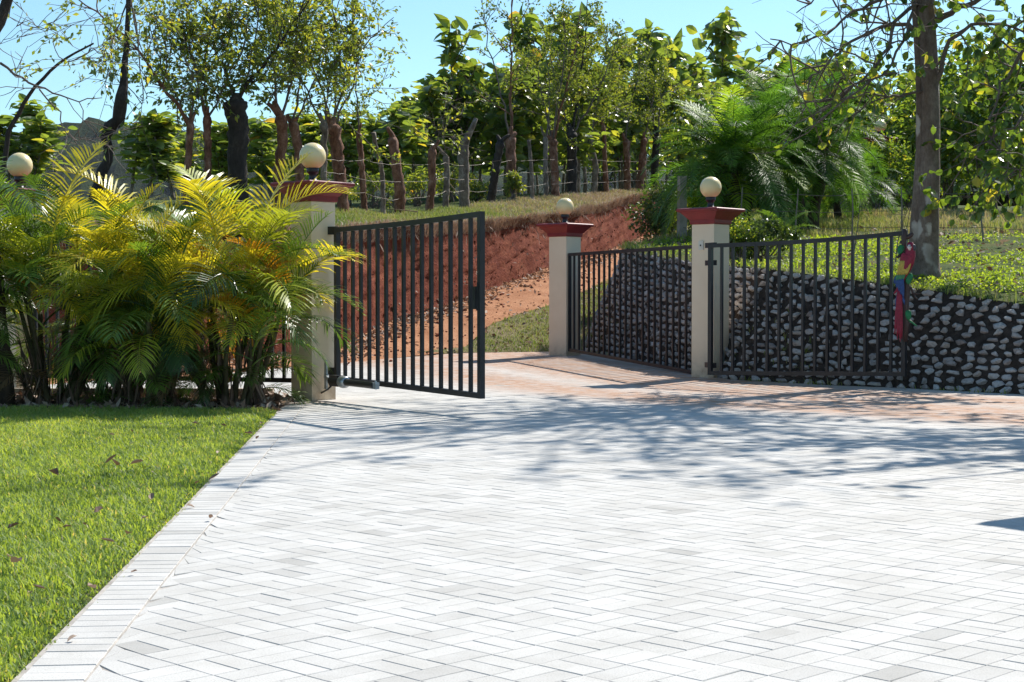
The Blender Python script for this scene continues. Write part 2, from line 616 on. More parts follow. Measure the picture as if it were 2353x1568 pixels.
def sheet(name, polys, n, cols, mat, disp=None, smooth=True):
    V, Q = loft(polys, n, cols, disp)
    Q = orient_up(V, Q)
    mb = MB()
    mb.add(V, Q)
    o = structure(name, mb, mat, smooth)
    SURF.append((V, Q))
    return V, Q


SEAM0, SEAMK = -1.30, -0.0752


def seam_x(y):
    return SEAM0 + SEAMK * (np.asarray(y) - 4.849)


FOOT = [(-20, 19, 0), (-9, 21.3, .05), (-5.2, 23.0, .12), (-2.8, 26, .32), (-2.34, 29, .66), (-1.49, 31, .92), (-.66, 34, 1.22), (.86, 38, 1.84),
        (1.71, 41, 2.06), (2.73, 45, 2.45), (3.85, 50, 2.94), (6.5, 60, 3.9)]
BROW = [(-20, 20, 2.0), (-9, 22.2, 2.1), (-5.5, 24, 2.2), (-2.93, 27.2, 2.35), (-2.4, 29.8, 2.48), (-1.53, 32, 2.6), (-.68, 35, 2.77), (.56, 38.5, 3.05),
        (1.62, 41.8, 3.42), (2.6, 45.5, 3.77), (3.75, 50, 4.27), (6.2, 61, 5.2)]
TLINE = [(-22, 24, 2.6), (-10, 26, 2.7), (-6.5, 27.5, 2.75), (-3.6, 30.5, 2.83), (-2.9, 32.7, 2.88), (-1.9, 36, 3.07), (-.9, 38.8, 3.38), (.4, 42.7, 3.75),
         (1.6, 46.3, 4.05), (2.8, 50, 4.35), (4.3, 54.5, 4.75), (8, 66, 5.6)]
CREST = [(-60, 60, 4.6), (-40, 62, 4.8), (-28, 64, 5.0), (-20, 66, 5.1), (-14, 68, 5.2), (-9, 70, 5.4), (-4, 72, 5.6), (2, 74, 5.8), (8, 76, 5.9), (14, 78, 6.1), (20, 80, 6.3), (34, 88, 6.8)]
PLAT = [(-90, 130, 4), (-70, 132, 4.2), (-55, 134, 4.3), (-40, 136, 4.4), (-28, 138, 4.5), (-18, 140, 4.6), (-8, 142, 4.8), (4, 144, 5), (16, 146, 5.2), (28, 148, 5.4), (44, 150, 5.6), (80, 150, 6)]
ROADR = [(-20, 17.2, -.01), (-9, 19.6, -.01), (-5.2, 21.4, .0), (-2.2, 26.3, .115), (-.9, 28.3, .2), (-.42, 30.2, .62), (.10, 31.5, .80), (1.2, 34.2, 1.08), (1.7, 36.4, 1.30), (2.5, 40, 1.6), (4.2, 46, 2.35), (8.2, 57, 3.5)]
WFOOT = [(10, 14.4, -.02), (6.04, 18.95, -.02), (4.95, 20.3, -.02), (2.97, 21.95, .0), (2.18, 24.9, .07), (1.65, 27.3, .13), (1.32, 28.9, .17), (1.45, 30, .40), (1.9, 31.6, .72), (2.6, 34, 1.06),
         (3.1, 37, 1.4), (4.0, 41.5, 2.0), (5.2, 47, 2.7), (8.6, 57, 3.6)]
WTOP = [(10.5, 15.1, .70), (6.47, 19.55, 1.03), (5.3, 20.95, 1.27), (3.55, 22.75, 1.56), (2.78, 25.0, 1.70), (2.36, 27.1, 1.88), (2.08, 29.0, 2.03), (2.25, 30.3, 2.06), (2.75, 32.2, 2.1), (3.4, 35, 2.3),
        (3.8, 38, 2.5), (4.6, 42.5, 2.9), (5.9, 48, 3.3), (9.4, 58, 4.3)]
TERR = [(34, 30, 2.5), (24, 37, 3.1), (18, 37.5, 3.15), (12.5, 37.5, 3.1), (10.2, 37.5, 3.08), (9.2, 38, 3.08), (8.5, 38.5, 3.1), (8.0, 39.5, 3.12), (7.8, 41, 3.2), (7.8, 43, 3.25),
        (7.9, 46, 3.45), (8.4, 49, 3.65), (9.2, 54, 4.0), (12, 61, 4.7)]
TBACK = [(90, 70, 4.6), (60, 80, 5.2), (46, 82, 5.4), (36, 84, 5.6), (32, 86, 5.8), (29, 86, 5.9), (27, 86, 6.0), (25, 86, 6.0), (23, 86, 6.0), (22, 86, 6.0), (21, 86, 6.0), (20.6, 85, 6.0), (20.3, 84, 6.0), (20.1, 81, 6.2)]


def d_soft(amp, scale, seed):
    def f(G):
        V = G.reshape(-1, 3).copy()
        V[:, 2] += amp * fbm(V, scale, seed)
        H = V.reshape(G.shape)
        H[0], H[-1] = G[0], G[-1]
        return H
    return f


def d_bank(G):
    V = G.reshape(-1, 3).copy()
    out = np.array((.93, -.36, 0))
    t = np.repeat(np.linspace(0, 1, G.shape[0]), G.shape[1])
    a = np.sin(t * math.pi) ** .6
    q = V * np.array((1, 1, .8))
    V += out * (a * (.085 * fbm(q, 1.5, 5, 4) + .045 * fbm(q * np.array((1.0, 1.0, .5)), 8, 6, 3) + .045 * fbm(q, 22, 7, 3)))[:, None]
    V += out * (.12 * np.clip((t - .80) / .2, 0, 1) * (1 + fbm(V, 3, 8)))[:, None]      # turf hanging over the cut
    V[:, 2] += .05 * t * fbm(V, 3.5, 9)
    return V.reshape(G.shape)


# far ground reaching the horizon, then the pieces that lie on it
mb = MB()
gx = np.array([-4000, -1200, -300, -60, -20, 0, 20, 60, 300, 1200, 4000.])
gy = np.array([-4000, -800, -100, -10, 15, 60, 150, 320, 700, 1500, 4500.])
V = np.array([(x, y, -.6 if y < 160 else -14.0) for y in gy for x in gx])
n = len(gx)
i = np.arange(len(gy) - 1)[:, None] * n; j = np.arange(n - 1)[None]
mb.add(V, np.stack([i + j, i + j + 1, i + n + j + 1, i + n + j], -1).reshape(-1, 4))
structure('ground', mb, MAT['turf'], True)

# drive bed below the paving
DRIVE = [(-1.12, 2.4), (-2.255, 17.55), (-2.45, 18.5), (-6.2, 18.9), (-9, 19.6), (-9, 21.0), (-5.2, 21.9), (-2.9, 25.6), (-2.2, 26.6), (-.9, 28.25), (.65, 28.6), (1.40, 28.75), (1.75, 27.3), (2.28, 24.9), (3.07, 22.0),
         (5.05, 20.35), (6.14, 19.0), (9, 15.7), (9, 2.4)]


def inside(poly, X, Y):
    X, Y = np.asarray(X), np.asarray(Y)
    r = np.zeros(X.shape, bool)
    for (x1, y1), (x2, y2) in zip(poly, poly[1:] + poly[:1]):
        c = ((y1 > Y) != (y2 > Y)) & (X < (x2 - x1) * (Y - y1) / (y2 - y1 + 1e-12) + x1)
        r ^= c
    return r


mb = MB()
bm = bmesh.new()
bv = [bm.verts.new((x, y, float(h_drive(x, y)) - .0042)) for x, y in
      [(-1.34, 2.4), (-2.49, 17.6), (-2.7, 18.4), (-20, 18.4), (-20, 21.2), (20, 21.2), (20, 2.4)]]
bm.faces.new(bv)
bv2 = [bm.verts.new((x, y, float(h_drive(x, y)) - .0042)) for x, y in [(-20, 21.2), (-20, 29.5), (3.4, 29.5), (20, 21.2)]]
bm.faces.new(bv2)
me = bpy.data.meshes.new('driveway')
bm.to_mesh(me); bm.free()
me.materials.append(MAT['bed'])
drive = link('driveway', me)
drive['kind'] = 'structure'

# lawn base and planting bed
mb = MB()
V, Q = loft([[(-16, 1.5, -.03), (-16, 9, -.03), (-16, 16.6, -.03)], [(-1.27, 1.5, -.012), (-1.83, 9, -.012), (-2.41, 16.6, -.012)]], 20, [24])
mb.add(V, orient_up(V, Q))
structure('lawn', mb, MAT['turf'], True)
SURF.append((V, Q))
mb = MB()
V, Q = loft([[(-16, 16.6, -.03), (-9, 16.6, -.03), (-2.41, 16.6, -.012)], [(-16, 18.45, -.03), (-9, 18.45, .0), (-2.72, 18.45, .01)]], 30, [6], d_soft(.02, 4, 3))
mb.add(V, orient_up(V, Q))
structure('planting_bed', mb, MAT['mulch'], True)
SURF.append((V, Q))

ROADVQ = sheet('dirt_road', [ROADR, FOOT], 90, [14], MAT['track'], d_soft(.035, 2.6, 1))
BANKV, BANKQ = sheet('earth_bank', [FOOT, BROW], 190, [34], MAT['bank'], d_bank)
VERGEV, VERGEQ = sheet('grass_verge', [BANKV.reshape(35, 190, 3)[-1], param_resample(TLINE, 190)], 190, [12], MAT['verge'], d_soft(.06, 2.0, 4))
sheet('plateau', [TLINE, CREST, PLAT], 60, [18, 8], MAT['turf'], d_soft(.15, .7, 12))
SHOULD = [p for p in ROADR[3:]]
shoulder_in = [(-2.2, 26.55, .118), (-.9, 28.2, .17), (.6, 28.55, .172), (1.35, 28.85, .17), (1.45, 30, .39), (1.75, 31.2, .64), (2.3, 33.2, .95), (3.1, 37, 1.39), (5.2, 47, 2.69)]
shoulder_out = [(-2.15, 26.7, .15), (-.8, 28.6, .26), (-.42, 30.2, .615), (-.1, 31.0, .73), (.10, 31.5, .795), (.6, 32.7, .92), (1.2, 34.2, 1.075), (2.5, 40, 1.595), (4.2, 46, 2.345)]
SHV, SHQ = sheet('grass_shoulder', [shoulder_in, shoulder_out], 60, [10], MAT['verge'], d_soft(.03, 3.0, 15))


def d_wall(G):
    V = G.reshape(-1, 3).copy()
    t = np.repeat(np.linspace(0, 1, G.shape[0]), G.shape[1])
    a = np.sin(t * math.pi)
    V[:, 1] -= .05 * a + .02 * a * fbm(V, 7, 21, 4)
    V[:, 0] -= .03 * a + .02 * a * fbm(V, 7, 22, 4)
    return V.reshape(G.shape)


WALLV, WALLQ = loft([WFOOT, WTOP], 200, [24], d_wall)
WALLQ = orient_up(WALLV, WALLQ)
SURF.append((WALLV, WALLQ))
TERRV, TERRQ = sheet('terrace', [WTOP, TERR], 120, [40], MAT['turf'], d_soft(.07, 1.3, 17))
sheet('back_field', [TERR, TBACK], 60, [16], MAT['turf'], d_soft(.15, .6, 18))

# one tree to ask for ground heights
_v, _q, _n = [], [], 0
for V, Q in SURF:
    _v.append(V); _q.append(Q + _n); _n += len(V)
GROUND = BVHTree.FromPolygons(np.concatenate(_v).tolist(), np.concatenate(_q).tolist())


def gz(x, y):
    hit = GROUND.ray_cast(Vector((float(x), float(y), 60)), Vector((0, 0, -1)))
    if hit[0] is None:
        return float(h_drive(x, y)) if y < 30 else 5.0
    z = hit[0].z
    if inside(DRIVE, np.array([x]), np.array([y]))[0] and z < h_drive(x, y):
        z = float(h_drive(x, y))
    return z


# hills behind the plantation
mb = MB()
hx = np.linspace(-900, 1500, 420)
hy = np.linspace(900, 1900, 90)
X, Y = np.meshgrid(hx, hy)
# ridge height given as how high it stands at 1400 m
ang = np.interp(hx, [-900, -500, -420, -352, -300, -220, -150, -60, 60, 250, 500, 900, 1500], [122, 140, 152, 164, 158, 156, 150, 142, 140, 142, 138, 140, 120])
prof = np.exp(-((Y - 1400) / 260.0) ** 2)
P3 = np.stack([X.ravel(), Y.ravel(), np.zeros(X.size)], 1)
Z = ang[None] * prof * (1 + .05 * fbm(P3, .012, 31, 4).reshape(X.shape)) + 3.2 * fbm(P3, .11, 32, 3).reshape(X.shape) - 16
Z += rng.normal(size=Z.shape) * 2.2
V = np.stack([X, Y, Z], -1).reshape(-1, 3)
n = len(hx)
i = np.arange(len(hy) - 1)[:, None] * n; j = np.arange(n - 1)[None]
mb.add(V, np.stack([i + j, i + j + 1, i + n + j + 1, i + n + j], -1).reshape(-1, 4))
structure('hills', mb, MAT['hill'], False)

# ------------------------------------------------------------------ paving bricks (two by two, basket weave)
U = 0.2018
TH = 0.788
I_, J_ = np.array((math.cos(TH), -math.sin(TH))), np.array((math.sin(TH), math.cos(TH)))
O_ = np.array((-.0654, 5.193))
TRACKS = [[(-1.2, 28), (.2, 25), (1.2, 22.6), (2.4, 20.0), (4.2, 17.0), (7, 13.8)], [(-.6, 28.2), (1.3, 24.6), (2.4, 22.4), (4.0, 19.4), (6.4, 16.6)], [(-1.9, 26), (-.6, 22.5), (.6, 20.0), (2.0, 17.8), (5, 14.9)]]


def dust_at(P):
    d = np.full(len(P), 9.0)
    for tr in TRACKS:
        for a, b in zip(tr[:-1], tr[1:]):
            a, b = np.array(a), np.array(b)
            t = np.clip(((P[:, :2] - a) @ (b - a)) / ((b - a) @ (b - a)), 0, 1)
            d = np.minimum(d, np.linalg.norm(P[:, :2] - (a + t[:, None] * (b - a)), axis=1))
    v = np.exp(-(d / .75) ** 2) * 1.1
    v += np.clip((P[:, 1] - 24.5) / 4, 0, .35) + .8 * np.exp(-((P[:, 1] - 28.4) / .5) ** 2) * 0.6
    v += .5 * np.exp(-(np.hypot(P[:, 0] + 2.2, P[:, 1] - 17.6) / .35) ** 2)
    return np.clip(v, 0, 1) * .92


def brick_mesh(L, W):
    x, y, b = L / 2, W / 2, .0020
    V = [(-x + b, -y + b, 0), (x - b, -y + b, 0), (x - b, y - b, 0), (-x + b, y - b, 0),
         (-x, -y, -.0025), (x, -y, -.0025), (x, y, -.0025), (-x, y, -.0025), (-x, -y, -.03), (x, -y, -.03), (x, y, -.03), (-x, y, -.03)]
    F = [(0, 1, 2, 3)] + [(4 + k, 4 + (k + 1) % 4, (k + 1) % 4, k) for k in range(4)] + [(8 + k, 8 + (k + 1) % 4, 4 + (k + 1) % 4, 4 + k) for k in range(4)]
    return np.array(V), np.array(F)


GAP = .0028
bricks = []                                                            # centre, angle
for ii in range(-150, 60):
    for jj in range(-20, 170):
        c = O_ + U * ((ii + .5) * I_ + (jj + .5) * J_)
        if c[0] < -9.3 or c[0] > 9.2 or c[1] < 2.2 or c[1] > 29.3:
            continue
        along = (ii + jj) % 2 != 0
        for s in (-.25, .25):
            p = c + (J_ if along else I_) * s * U
            bricks.append((p[0], p[1], -TH if along else math.pi / 2 - TH))
bricks = np.array(bricks)
half_plane = lambda x, y: x - (seam_x(y) + .006)
infront = bricks[:, 1] < 17.9
dseam = half_plane(bricks[:, 0], bricks[:, 1])
keep = inside(DRIVE, bricks[:, 0], bricks[:, 1])
keep = np.where(infront, (dseam > -.11) & (bricks[:, 0] < 9) & (inside(DRIVE, bricks[:, 0] + .12, bricks[:, 1])), keep)
bricks, dseam, infront = bricks[keep], dseam[keep], infront[keep]
BV, BF = brick_mesh(U - GAP, U / 2 - GAP)
vx_ = 1176.5 + FPX * bricks[:, 0] / bricks[:, 1]
vis = (np.abs(vx_ - 1176.5) < 1200) & (bricks[:, 1] > 4.7)
full = (dseam > .125) | (~infront)
order = np.argsort(np.where(vis & full, bricks[:, 1], 1e9))
single = set(order[:225].tolist())
mb = MB()
mb.add(BV, BF, tint=0.0, dust=0.0)
brick_me = mb.mesh('paver', MAT['paver'])
stuff = MB()
Vs, Fs, Ts, k_ = [], [], [], 0
for b, (x, y, a) in enumerate(bricks):
    z = rng.normal() * .0005
    tx, ty = rng.normal(size=2) * .0022
    if b in single:
        o = link('paver', brick_me, drive)
        o.location = (x, y, z)
        o.rotation_euler = (tx, ty, a + rng.normal() * .008)
        continue
    ca, sa = math.cos(a), math.sin(a)
    V = BV.copy()
    V[:, 2] += z + V[:, 0] * tx + V[:, 1] * ty
    V[:, :2] = V[:, :2] @ np.array([(ca, sa), (-sa, ca)]) + (x, y)
    if infront[b] and dseam[b] < .13:                                  # cut along the border: push what crosses it back to the line
        d = half_plane(V[:, 0], V[:, 1])
        V[:, 0] -= np.minimum(d, 0)
        if (V[:4, 0].max() - V[:4, 0].min()) < .012:
            continue
    V[:, 2] += h_drive(V[:, 0], V[:, 1])
    Vs.append(V); Fs.append(BF + k_); Ts.append(np.full(12, rng.random())); k_ += 12
VV = np.concatenate(Vs)
stuff.add(VV, np.concatenate(Fs), tint=np.concatenate(Ts), dust=dust_at(VV))
o = link('paving_field', stuff.mesh('paving_field', MAT['paver']), drive)
o['kind'] = 'stuff'
# soldier course along the lawn
ey = unit(np.array((SEAMK, 1.0)))
ex = np.array((ey[1], -ey[0]))
mb = MB()
BV2, BF2 = brick_mesh(.2, .1 - .004)
mb.add(BV2, BF2, tint=0.0, dust=0.0)
border_me = mb.mesh('border_brick', MAT['paver'])
ang_b = math.atan2(ex[1], ex[0])
stuff = MB()
for k in range(152):
    yy = 2.4 + k * .1
    c = np.array((float(seam_x(yy)), yy)) - ex * .104
    z, tx, ty = rng.normal() * .0005, rng.normal() * .002, rng.normal() * .002
    if 22 < k < 97:
        o = link('border_brick', border_me, drive)
        o.location = (c[0], c[1], z)
        o.rotation_euler = (tx, ty, ang_b + rng.normal() * .008)
    else:
        V = BV2.copy()
        ca, sa = math.cos(ang_b), math.sin(ang_b)
        V[:, 2] += z
        V[:, :2] = V[:, :2] @ np.array([(ca, sa), (-sa, ca)]) + c
        stuff.add(V, BF2, tint=rng.random(), dust=dust_at(V))
o = link('border_course', stuff.mesh('border_course', MAT['paver']), drive)
o['kind'] = 'stuff'
# kerb between the planting bed and the paving behind it
mb = MB()
for k in range(12):
    x0 = -2.75 - k * 1.0
    mb.box((x0 - .5, 18.47 + .06 * k * .3, .02), (.992, .12, .16))
structure('kerb', mb, MAT['kerb'])

# ------------------------------------------------------------------ retaining wall of stones set in dark soil
wall = thing('retaining_wall', 'sloping bank wall of pale stones set in dark soil behind the right gate', 'stone wall', (4.9, 20.5, 0))
mb = MB()
mb.add(WALLV, WALLQ)
part('wall_face', mb, MAT['mortar'], wall, True)


def hull_mesh(name, seed, mat):
    g = np.random.default_rng(seed)
    bm = bmesh.new()
    for p in unit(g.normal(size=(17, 3))):
        p = p * g.uniform(.78, 1.0)
        bm.verts.new((p[0] * .5, p[1] * .5, p[2] * .5))
    r = bmesh.ops.convex_hull(bm, input=bm.verts)
    bmesh.ops.delete(bm, geom=[e for e in r['geom_interior'] if isinstance(e, bmesh.types.BMVert)], context='VERTS')
    me = bpy.data.meshes.new(name)
    bm.to_mesh(me); bm.free()
    me.materials.append(mat)
    return me


stones_me = [hull_mesh('stone', 100 + k, MAT['stone']) for k in range(9)]
WG = WALLV.reshape(25, 200, 3)
foot_l, top_l = WG[0], WG[-1]
seglen = np.r_[0, np.cumsum(np.linalg.norm(np.diff(foot_l, axis=0), axis=1))]
spots = []
s = 0.0
cand = []
for row in range(20):
    rr = np.random.default_rng(500 + row)
    s = rr.uniform(0, .2)
    while s < seglen[-1] - .1:
        w = rr.uniform(.125, .21)
        u = np.interp(s, seglen, np.arange(200))
        i0 = int(min(198, u)); f = u - i0
        colm = WG[:, i0] * (1 - f) + WG[:, i0 + 1] * f
        H = np.linalg.norm(colm[-1] - colm[0])
        nrows = max(1, round(H / .104))
        if row < nrows:
            t = (row + .47 + rr.normal() * .07) / nrows
            t = min(max(t, .02), .99)
            k = t * 24; k0 = int(min(23, k)); fk = k - k0
            p = colm[k0] * (1 - fk) + colm[k0 + 1] * fk
            tang = unit(foot_l[min(199, i0 + 1)] - foot_l[max(0, i0 - 1)])
            upv = unit(colm[-1] - colm[0])
            nn = unit(np.cross(tang, upv))
            if nn @ np.array((-.5, -1, .3)) < 0:
                nn = -nn
            if rr.random() > .03:
                cand.append((p + nn * .012 + upv * rr.normal() * .012, tang, upv, nn, w * rr.uniform(.86, 1.12), rr.uniform(.074, .112), rr))
        s += w * 1.12
cand.sort(key=lambda c: np.linalg.norm(c[0]) + (0 if abs(1176 + FPX * c[0][0] / c[0][1] - 1176) < 1210 and c[0][1] < 30 else 100))
stuff = MB()
for k, (p, tg, upv, nn, w, h, rr) in enumerate(cand):
    a = rr.normal() * .13
    t2 = tg * math.cos(a) + upv * math.sin(a)
    u2 = -tg * math.sin(a) + upv * math.cos(a)
    M = np.stack([t2 * w, nn * rr.uniform(.09, .14), u2 * h], 1)
    fl = rr.choice([-1, 1])
    M[:, 0] *= fl
    if np.linalg.det(M) < 0:
        M[:, 2] *= -1
    me = stones_me[int(rr.integers(len(stones_me)))]
    if k < 297:
        o = link('stone', me, wall)
        M4 = Matrix([[*M[0], p[0]], [*M[1], p[1]], [*M[2], p[2]], [0, 0, 0, 1]])
        o.matrix_local = Matrix.Translation(-wall.location) @ M4
    else:
        Vv = np.array([v.co[:] for v in me.vertices]) @ M.T + p
        Ff = [tuple(q.vertices) for q in me.polygons]
        stuff.add(Vv, Ff, tint=rr.random())
if stuff.n:
    o = part('smaller_stones', stuff, MAT['stone'], wall)
    o['kind'] = 'stuff'

# ------------------------------------------------------------------ gate pillars
PROT = R(48.1)
CAPP = [(0, 0), (.0, .0)]


def make_pillar(center, base, top, w, label, switch=False, name='gate_pillar', group='pillars with globe lamps'):
    x, y = center
    t = thing(name, label, 'pillar', (x, y, base), group)
    mb = MB()
    sh = top - .225
    hw = w / 2
    mb.squares([(hw, base - .15), (hw, sh - .002)], (x, y, 0), PROT)
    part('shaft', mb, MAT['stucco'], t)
    mb = MB()
    q = hw
    prof = [(q + .012, 0), (q + .022, .012), (q + .026, .062), (q + .034, .066), (q + .040, .074), (q + .060, .098), (q + .092, .135), (q + .118, .160), (q + .122, .168),
            (q + .148, .176), (q + .158, .186), (q + .161, .198), (q + .158, .211), (q + .146, .220), (q + .06, .229), (.09, .234)]
    mb.squares(prof, (x, y, sh), PROT)
    part('cap', mb, MAT['cap'], t)
    z0 = top + .009
    mb = MB()
    mb.lathe([(.075, 0), (.075, .012), (.046, .016), (.042, .075), (.050, .085), (.066, .10), (.070, .105), (.070, .150), (.064, .152)], (x, y, z0), 24)
    o = part('lamp_base', mb, MAT['fitting'], t, True)
    o.data.polygons.foreach_set('use_smooth', [True] * len(o.data.polygons))
    mb = MB()
    a = np.linspace(-math.pi / 2 + .42, math.pi / 2 - .001, 20)
    mb.lathe([(.15 * math.cos(q_), .15 * math.sin(q_)) for q_ in a], (x, y, z0 + .148 + .137), 36)
    part('globe', mb, MAT['globe'], t, True)
    if switch:
        c, s_ = math.cos(PROT), math.sin(PROT)
        nl = np.array((-c, -s_, 0))
        tl = np.array((s_, -c, 0))
        p = np.array((x, y, 1.87)) + nl * (hw + .012) + tl * -.02
        mb = MB()
        mb.box(p, (.024, .075, .125), PROT)
        b = part('switch_box', mb, MAT['switch'], t)
        mb = MB()
        mb.box(p + nl * .015 + np.array((0, 0, .0)), (.012, .016, .022), PROT)
        part('button', mb, MAT['black'], t)
    return t


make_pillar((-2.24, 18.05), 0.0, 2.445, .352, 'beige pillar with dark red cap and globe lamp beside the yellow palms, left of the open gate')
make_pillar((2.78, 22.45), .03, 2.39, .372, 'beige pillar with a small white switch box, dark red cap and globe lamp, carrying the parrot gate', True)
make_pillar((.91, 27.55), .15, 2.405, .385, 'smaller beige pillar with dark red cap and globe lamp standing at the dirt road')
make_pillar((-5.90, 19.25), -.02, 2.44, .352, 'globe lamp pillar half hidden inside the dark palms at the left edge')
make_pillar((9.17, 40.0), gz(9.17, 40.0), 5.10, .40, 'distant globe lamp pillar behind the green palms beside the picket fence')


# ------------------------------------------------------------------ gates
def make_leaf(name, label, cat, p0, p1, bot0, bot1, top0, top1, nb, arch=0.03, frame=.055, barw=.034, group=None, post_out=None):
    """steel leaf: frame, and every upright bar its own part"""
    p0, p1 = np.array(p0, float), np.array(p1, float)
    t = thing(name, label, cat, (p0[0], p0[1], bot0), group)
    d = unit(np.r_[p1 - p0, 0])
    rot = math.atan2(d[1], d[0])

    def P(s, top):
        xy = p0 + (p1 - p0) * s
        z = (top0 + (top1 - top0) * s - arch * math.sin(math.pi * s)) if top else bot0 + (bot1 - bot0) * s
        return np.array((*xy, z))
    mb = MB()
    N = 12
    side = np.array((-d[1], d[0], 0))
    for top in (True, False):
        pts = [P(s, top) for s in np.linspace(0, 1, N + 1)]
        for a, b in zip(pts[:-1], pts[1:]):
            e = unit(b - a) * .0005
            mb.bar(a - e, b + e, frame * .98, frame, up=side)
    for s in (0, 1):
        a, b = P(s, False), P(s, True)
        mb.bar(a - (0, 0, frame / 2), b + (0, 0, frame / 2), frame, frame * 1.02, up=side)
    part('frame', mb, MAT['black'], t)
    for k in range(1, nb + 1):
        s = k / (nb + 1)
        a, b = P(s, False), P(s, True)
        mb = MB()
        mb.bar(a + (0, 0, frame * .45), b - (0, 0, frame * .45), barw, barw, up=side)
        part('bar', mb, MAT['black'], t)
    return t, P, d, side


gl, PL, dl, sl = make_leaf('driveway_gate', 'black barred gate leaf standing open beside the palms, hinged on the left pillar', 'gate', (-1.955, 17.92), (-.298, 15.42), .245, .206, 1.905, 1.953, 15, .012)
for z in (.32, 1.66, 1.90):
    mb = MB()
    mb.box((-2.05, 18.0, z), (.20, .05, .09), math.atan2(-.1, .3))
    part('hinge', mb, MAT['black'], gl)
mb = MB()
p = PL(1, False)
mb.box((p[0] - dl[0] * .055, p[1] - dl[1] * .055, 1.15), (.05, .09, .22), math.atan2(dl[1], dl[0]))
mb.bar((p[0] - dl[0] * .06, p[1] - dl[1] * .06 - .05, 1.03), (p[0] - dl[0] * .05, p[1] - dl[1] * .05 - .05, 1.30), .02)
part('latch', mb, MAT['black'], gl)

gr, PR, dr, sr_ = make_leaf('driveway_gate', 'black barred gate leaf standing open before the stone wall, parrot ornament on its free end', 'gate', (2.70, 21.78), (4.86, 19.84), .12, .199, 1.85, 1.945, 15, .025)
for z in (.22, 1.62, 1.86):
    mb = MB()
    mb.box((2.72, 21.93, z), (.06, .26, .07), .3)
    part('hinge', mb, MAT['black'], gr)

wing, PW, dw, sw = make_leaf('barred_fence', 'fixed black barred fence joining the two right-hand pillars before the stone bank', 'fence', (2.66, 22.72), (.98, 27.32), .07, .25, 1.87, 1.87, 22, .0, .052, .032)
wing2, PW2, dw2, sw2 = make_leaf('barred_fence', 'fixed black barred fence seen in glimpses behind the yellow palms', 'fence', (-2.45, 18.15), (-5.7, 19.18), .21, .21, 1.85, 1.85, 22, .0, .052, .032)


def opener(label, foot, hinge, axis, side, mirror=1):
    """hydraulic arm: bracket plate on the pillar, motor body, collar, arm, end clamp"""
    t = thing('gate_opener', label, 'gate motor', foot)
    a = np.array(axis, float)
    p = np.array(foot, float)
    mb = MB()
    q = np.array(hinge, float)
    for k, z in enumerate(np.linspace(-.14, .14, 8)):
        pass
    up = np.array((0, 0, 1.0))
    mb.bar(q - up * .17, q + up * .12, .085, .018, up=side)
    mb.bar(q + up * .118, q + up * .155, .06, .018, up=side)
    mb.bar(q - up * .02, p, .05, .04)
    part('bracket', mb, MAT['galv'], t)
    mb = MB()
    L1 = .27
    mb.tube([p, p + a * .012, p + a * .02, p + a * L1], [.046, .058, .060, .060], 18)
    mb.box(p + a * .13 + up * .006, (.22, .085, .118), math.atan2(a[1], a[0]))
    part('motor', mb, MAT['motor'], t)
    mb = MB()
    mb.tube([p + a * (L1 + .001), p + a * (L1 + .02), p + a * (L1 + .09), p + a * (L1 + .115)], [.064, .068, .064, .046], 22)
    part('collar', mb, MAT['collar'], t, True)
    mb = MB()
    e = p + a * 1.10
    mb.tube([p + a * (L1 + .10), e], .038, 16)
    part('arm', mb, MAT['motor'], t)
    mb = MB()
    mb.bar(e - a * .03, e + a * .07, .045, .07)
    mb.bar(e + a * .03 - up * .04, e + a * .03 + up * .05, .022)
    part('end_clamp', mb, MAT['galv'], t)
    mb = MB()
    c = [p - a * .02 - up * .06, p - a * .10 - up * .10, q - a * .14 * mirror - up * .22, (q - a * .25 * mirror) * np.array((1, 1, 0)) + np.array((0, 0, .012))]
    mb.tube(resample(c, 12), .011, 8)
    part('cable', mb, MAT['motor'], t, True)
    return t


ax = unit(np.array((.62, -.80, 0)))
opener('black gate motor with grey collar reaching from the left pillar to the open gate', (-1.985, 17.62, .235), (-2.07, 17.80, .30), unit(np.array((.50, -.86, .0))), (1, .4, 0))
opener('black gate motor low behind the right gate bars at the switch box pillar', (3.02, 22.25, .22), (2.93, 22.33, .26), unit(np.array((.72, -.68, 0))), (.7, -.7, 0))

# ------------------------------------------------------------------ macaw ornament on the right gate
PO = np.array(PR(1, False)); PO[2] = 0
ORX = unit(np.array((.97, -.22, 0)))          # across the figure
ORN = np.array((ORX[1], -ORX[0], 0)) * 1.0     # towards the viewer
ORN = unit(np.array((-.22, -.97, 0)))
ZT = 2.02


def op(cx, cz, d=0.0):
    """figure coordinates in millimetres: cx right of the gate's end post, cz down from its top, d forward"""
    k = .00105
    return PO + ORX * ((cx - 285) * k) + np.array((0, 0, ZT - (cz - 70) * k)) + ORN * (.045 + d)


mac_mats = {}
for nm, c in (('macaw_red', (.24, .010, .035)), ('macaw_yellow', (.46, .34, .06)), ('macaw_green', (.05, .22, .10)), ('macaw_blue', (.018, .06, .20)), ('macaw_white', (.62, .56, .54)),
              ('macaw_beak', (.055, .055, .07)), ('ornament_branch', (.055, .032, .028)), ('ornament_leaf', (.012, .16, .05))):
    mac_mats[nm] = simple(nm, c, .5, .4, .3, 40, .2, 120, .002)
mac = thing('parrot_ornament', 'long-tailed red, yellow and blue macaw figure perched on the end of the right gate', 'ornament', (PO[0], PO[1], .6))


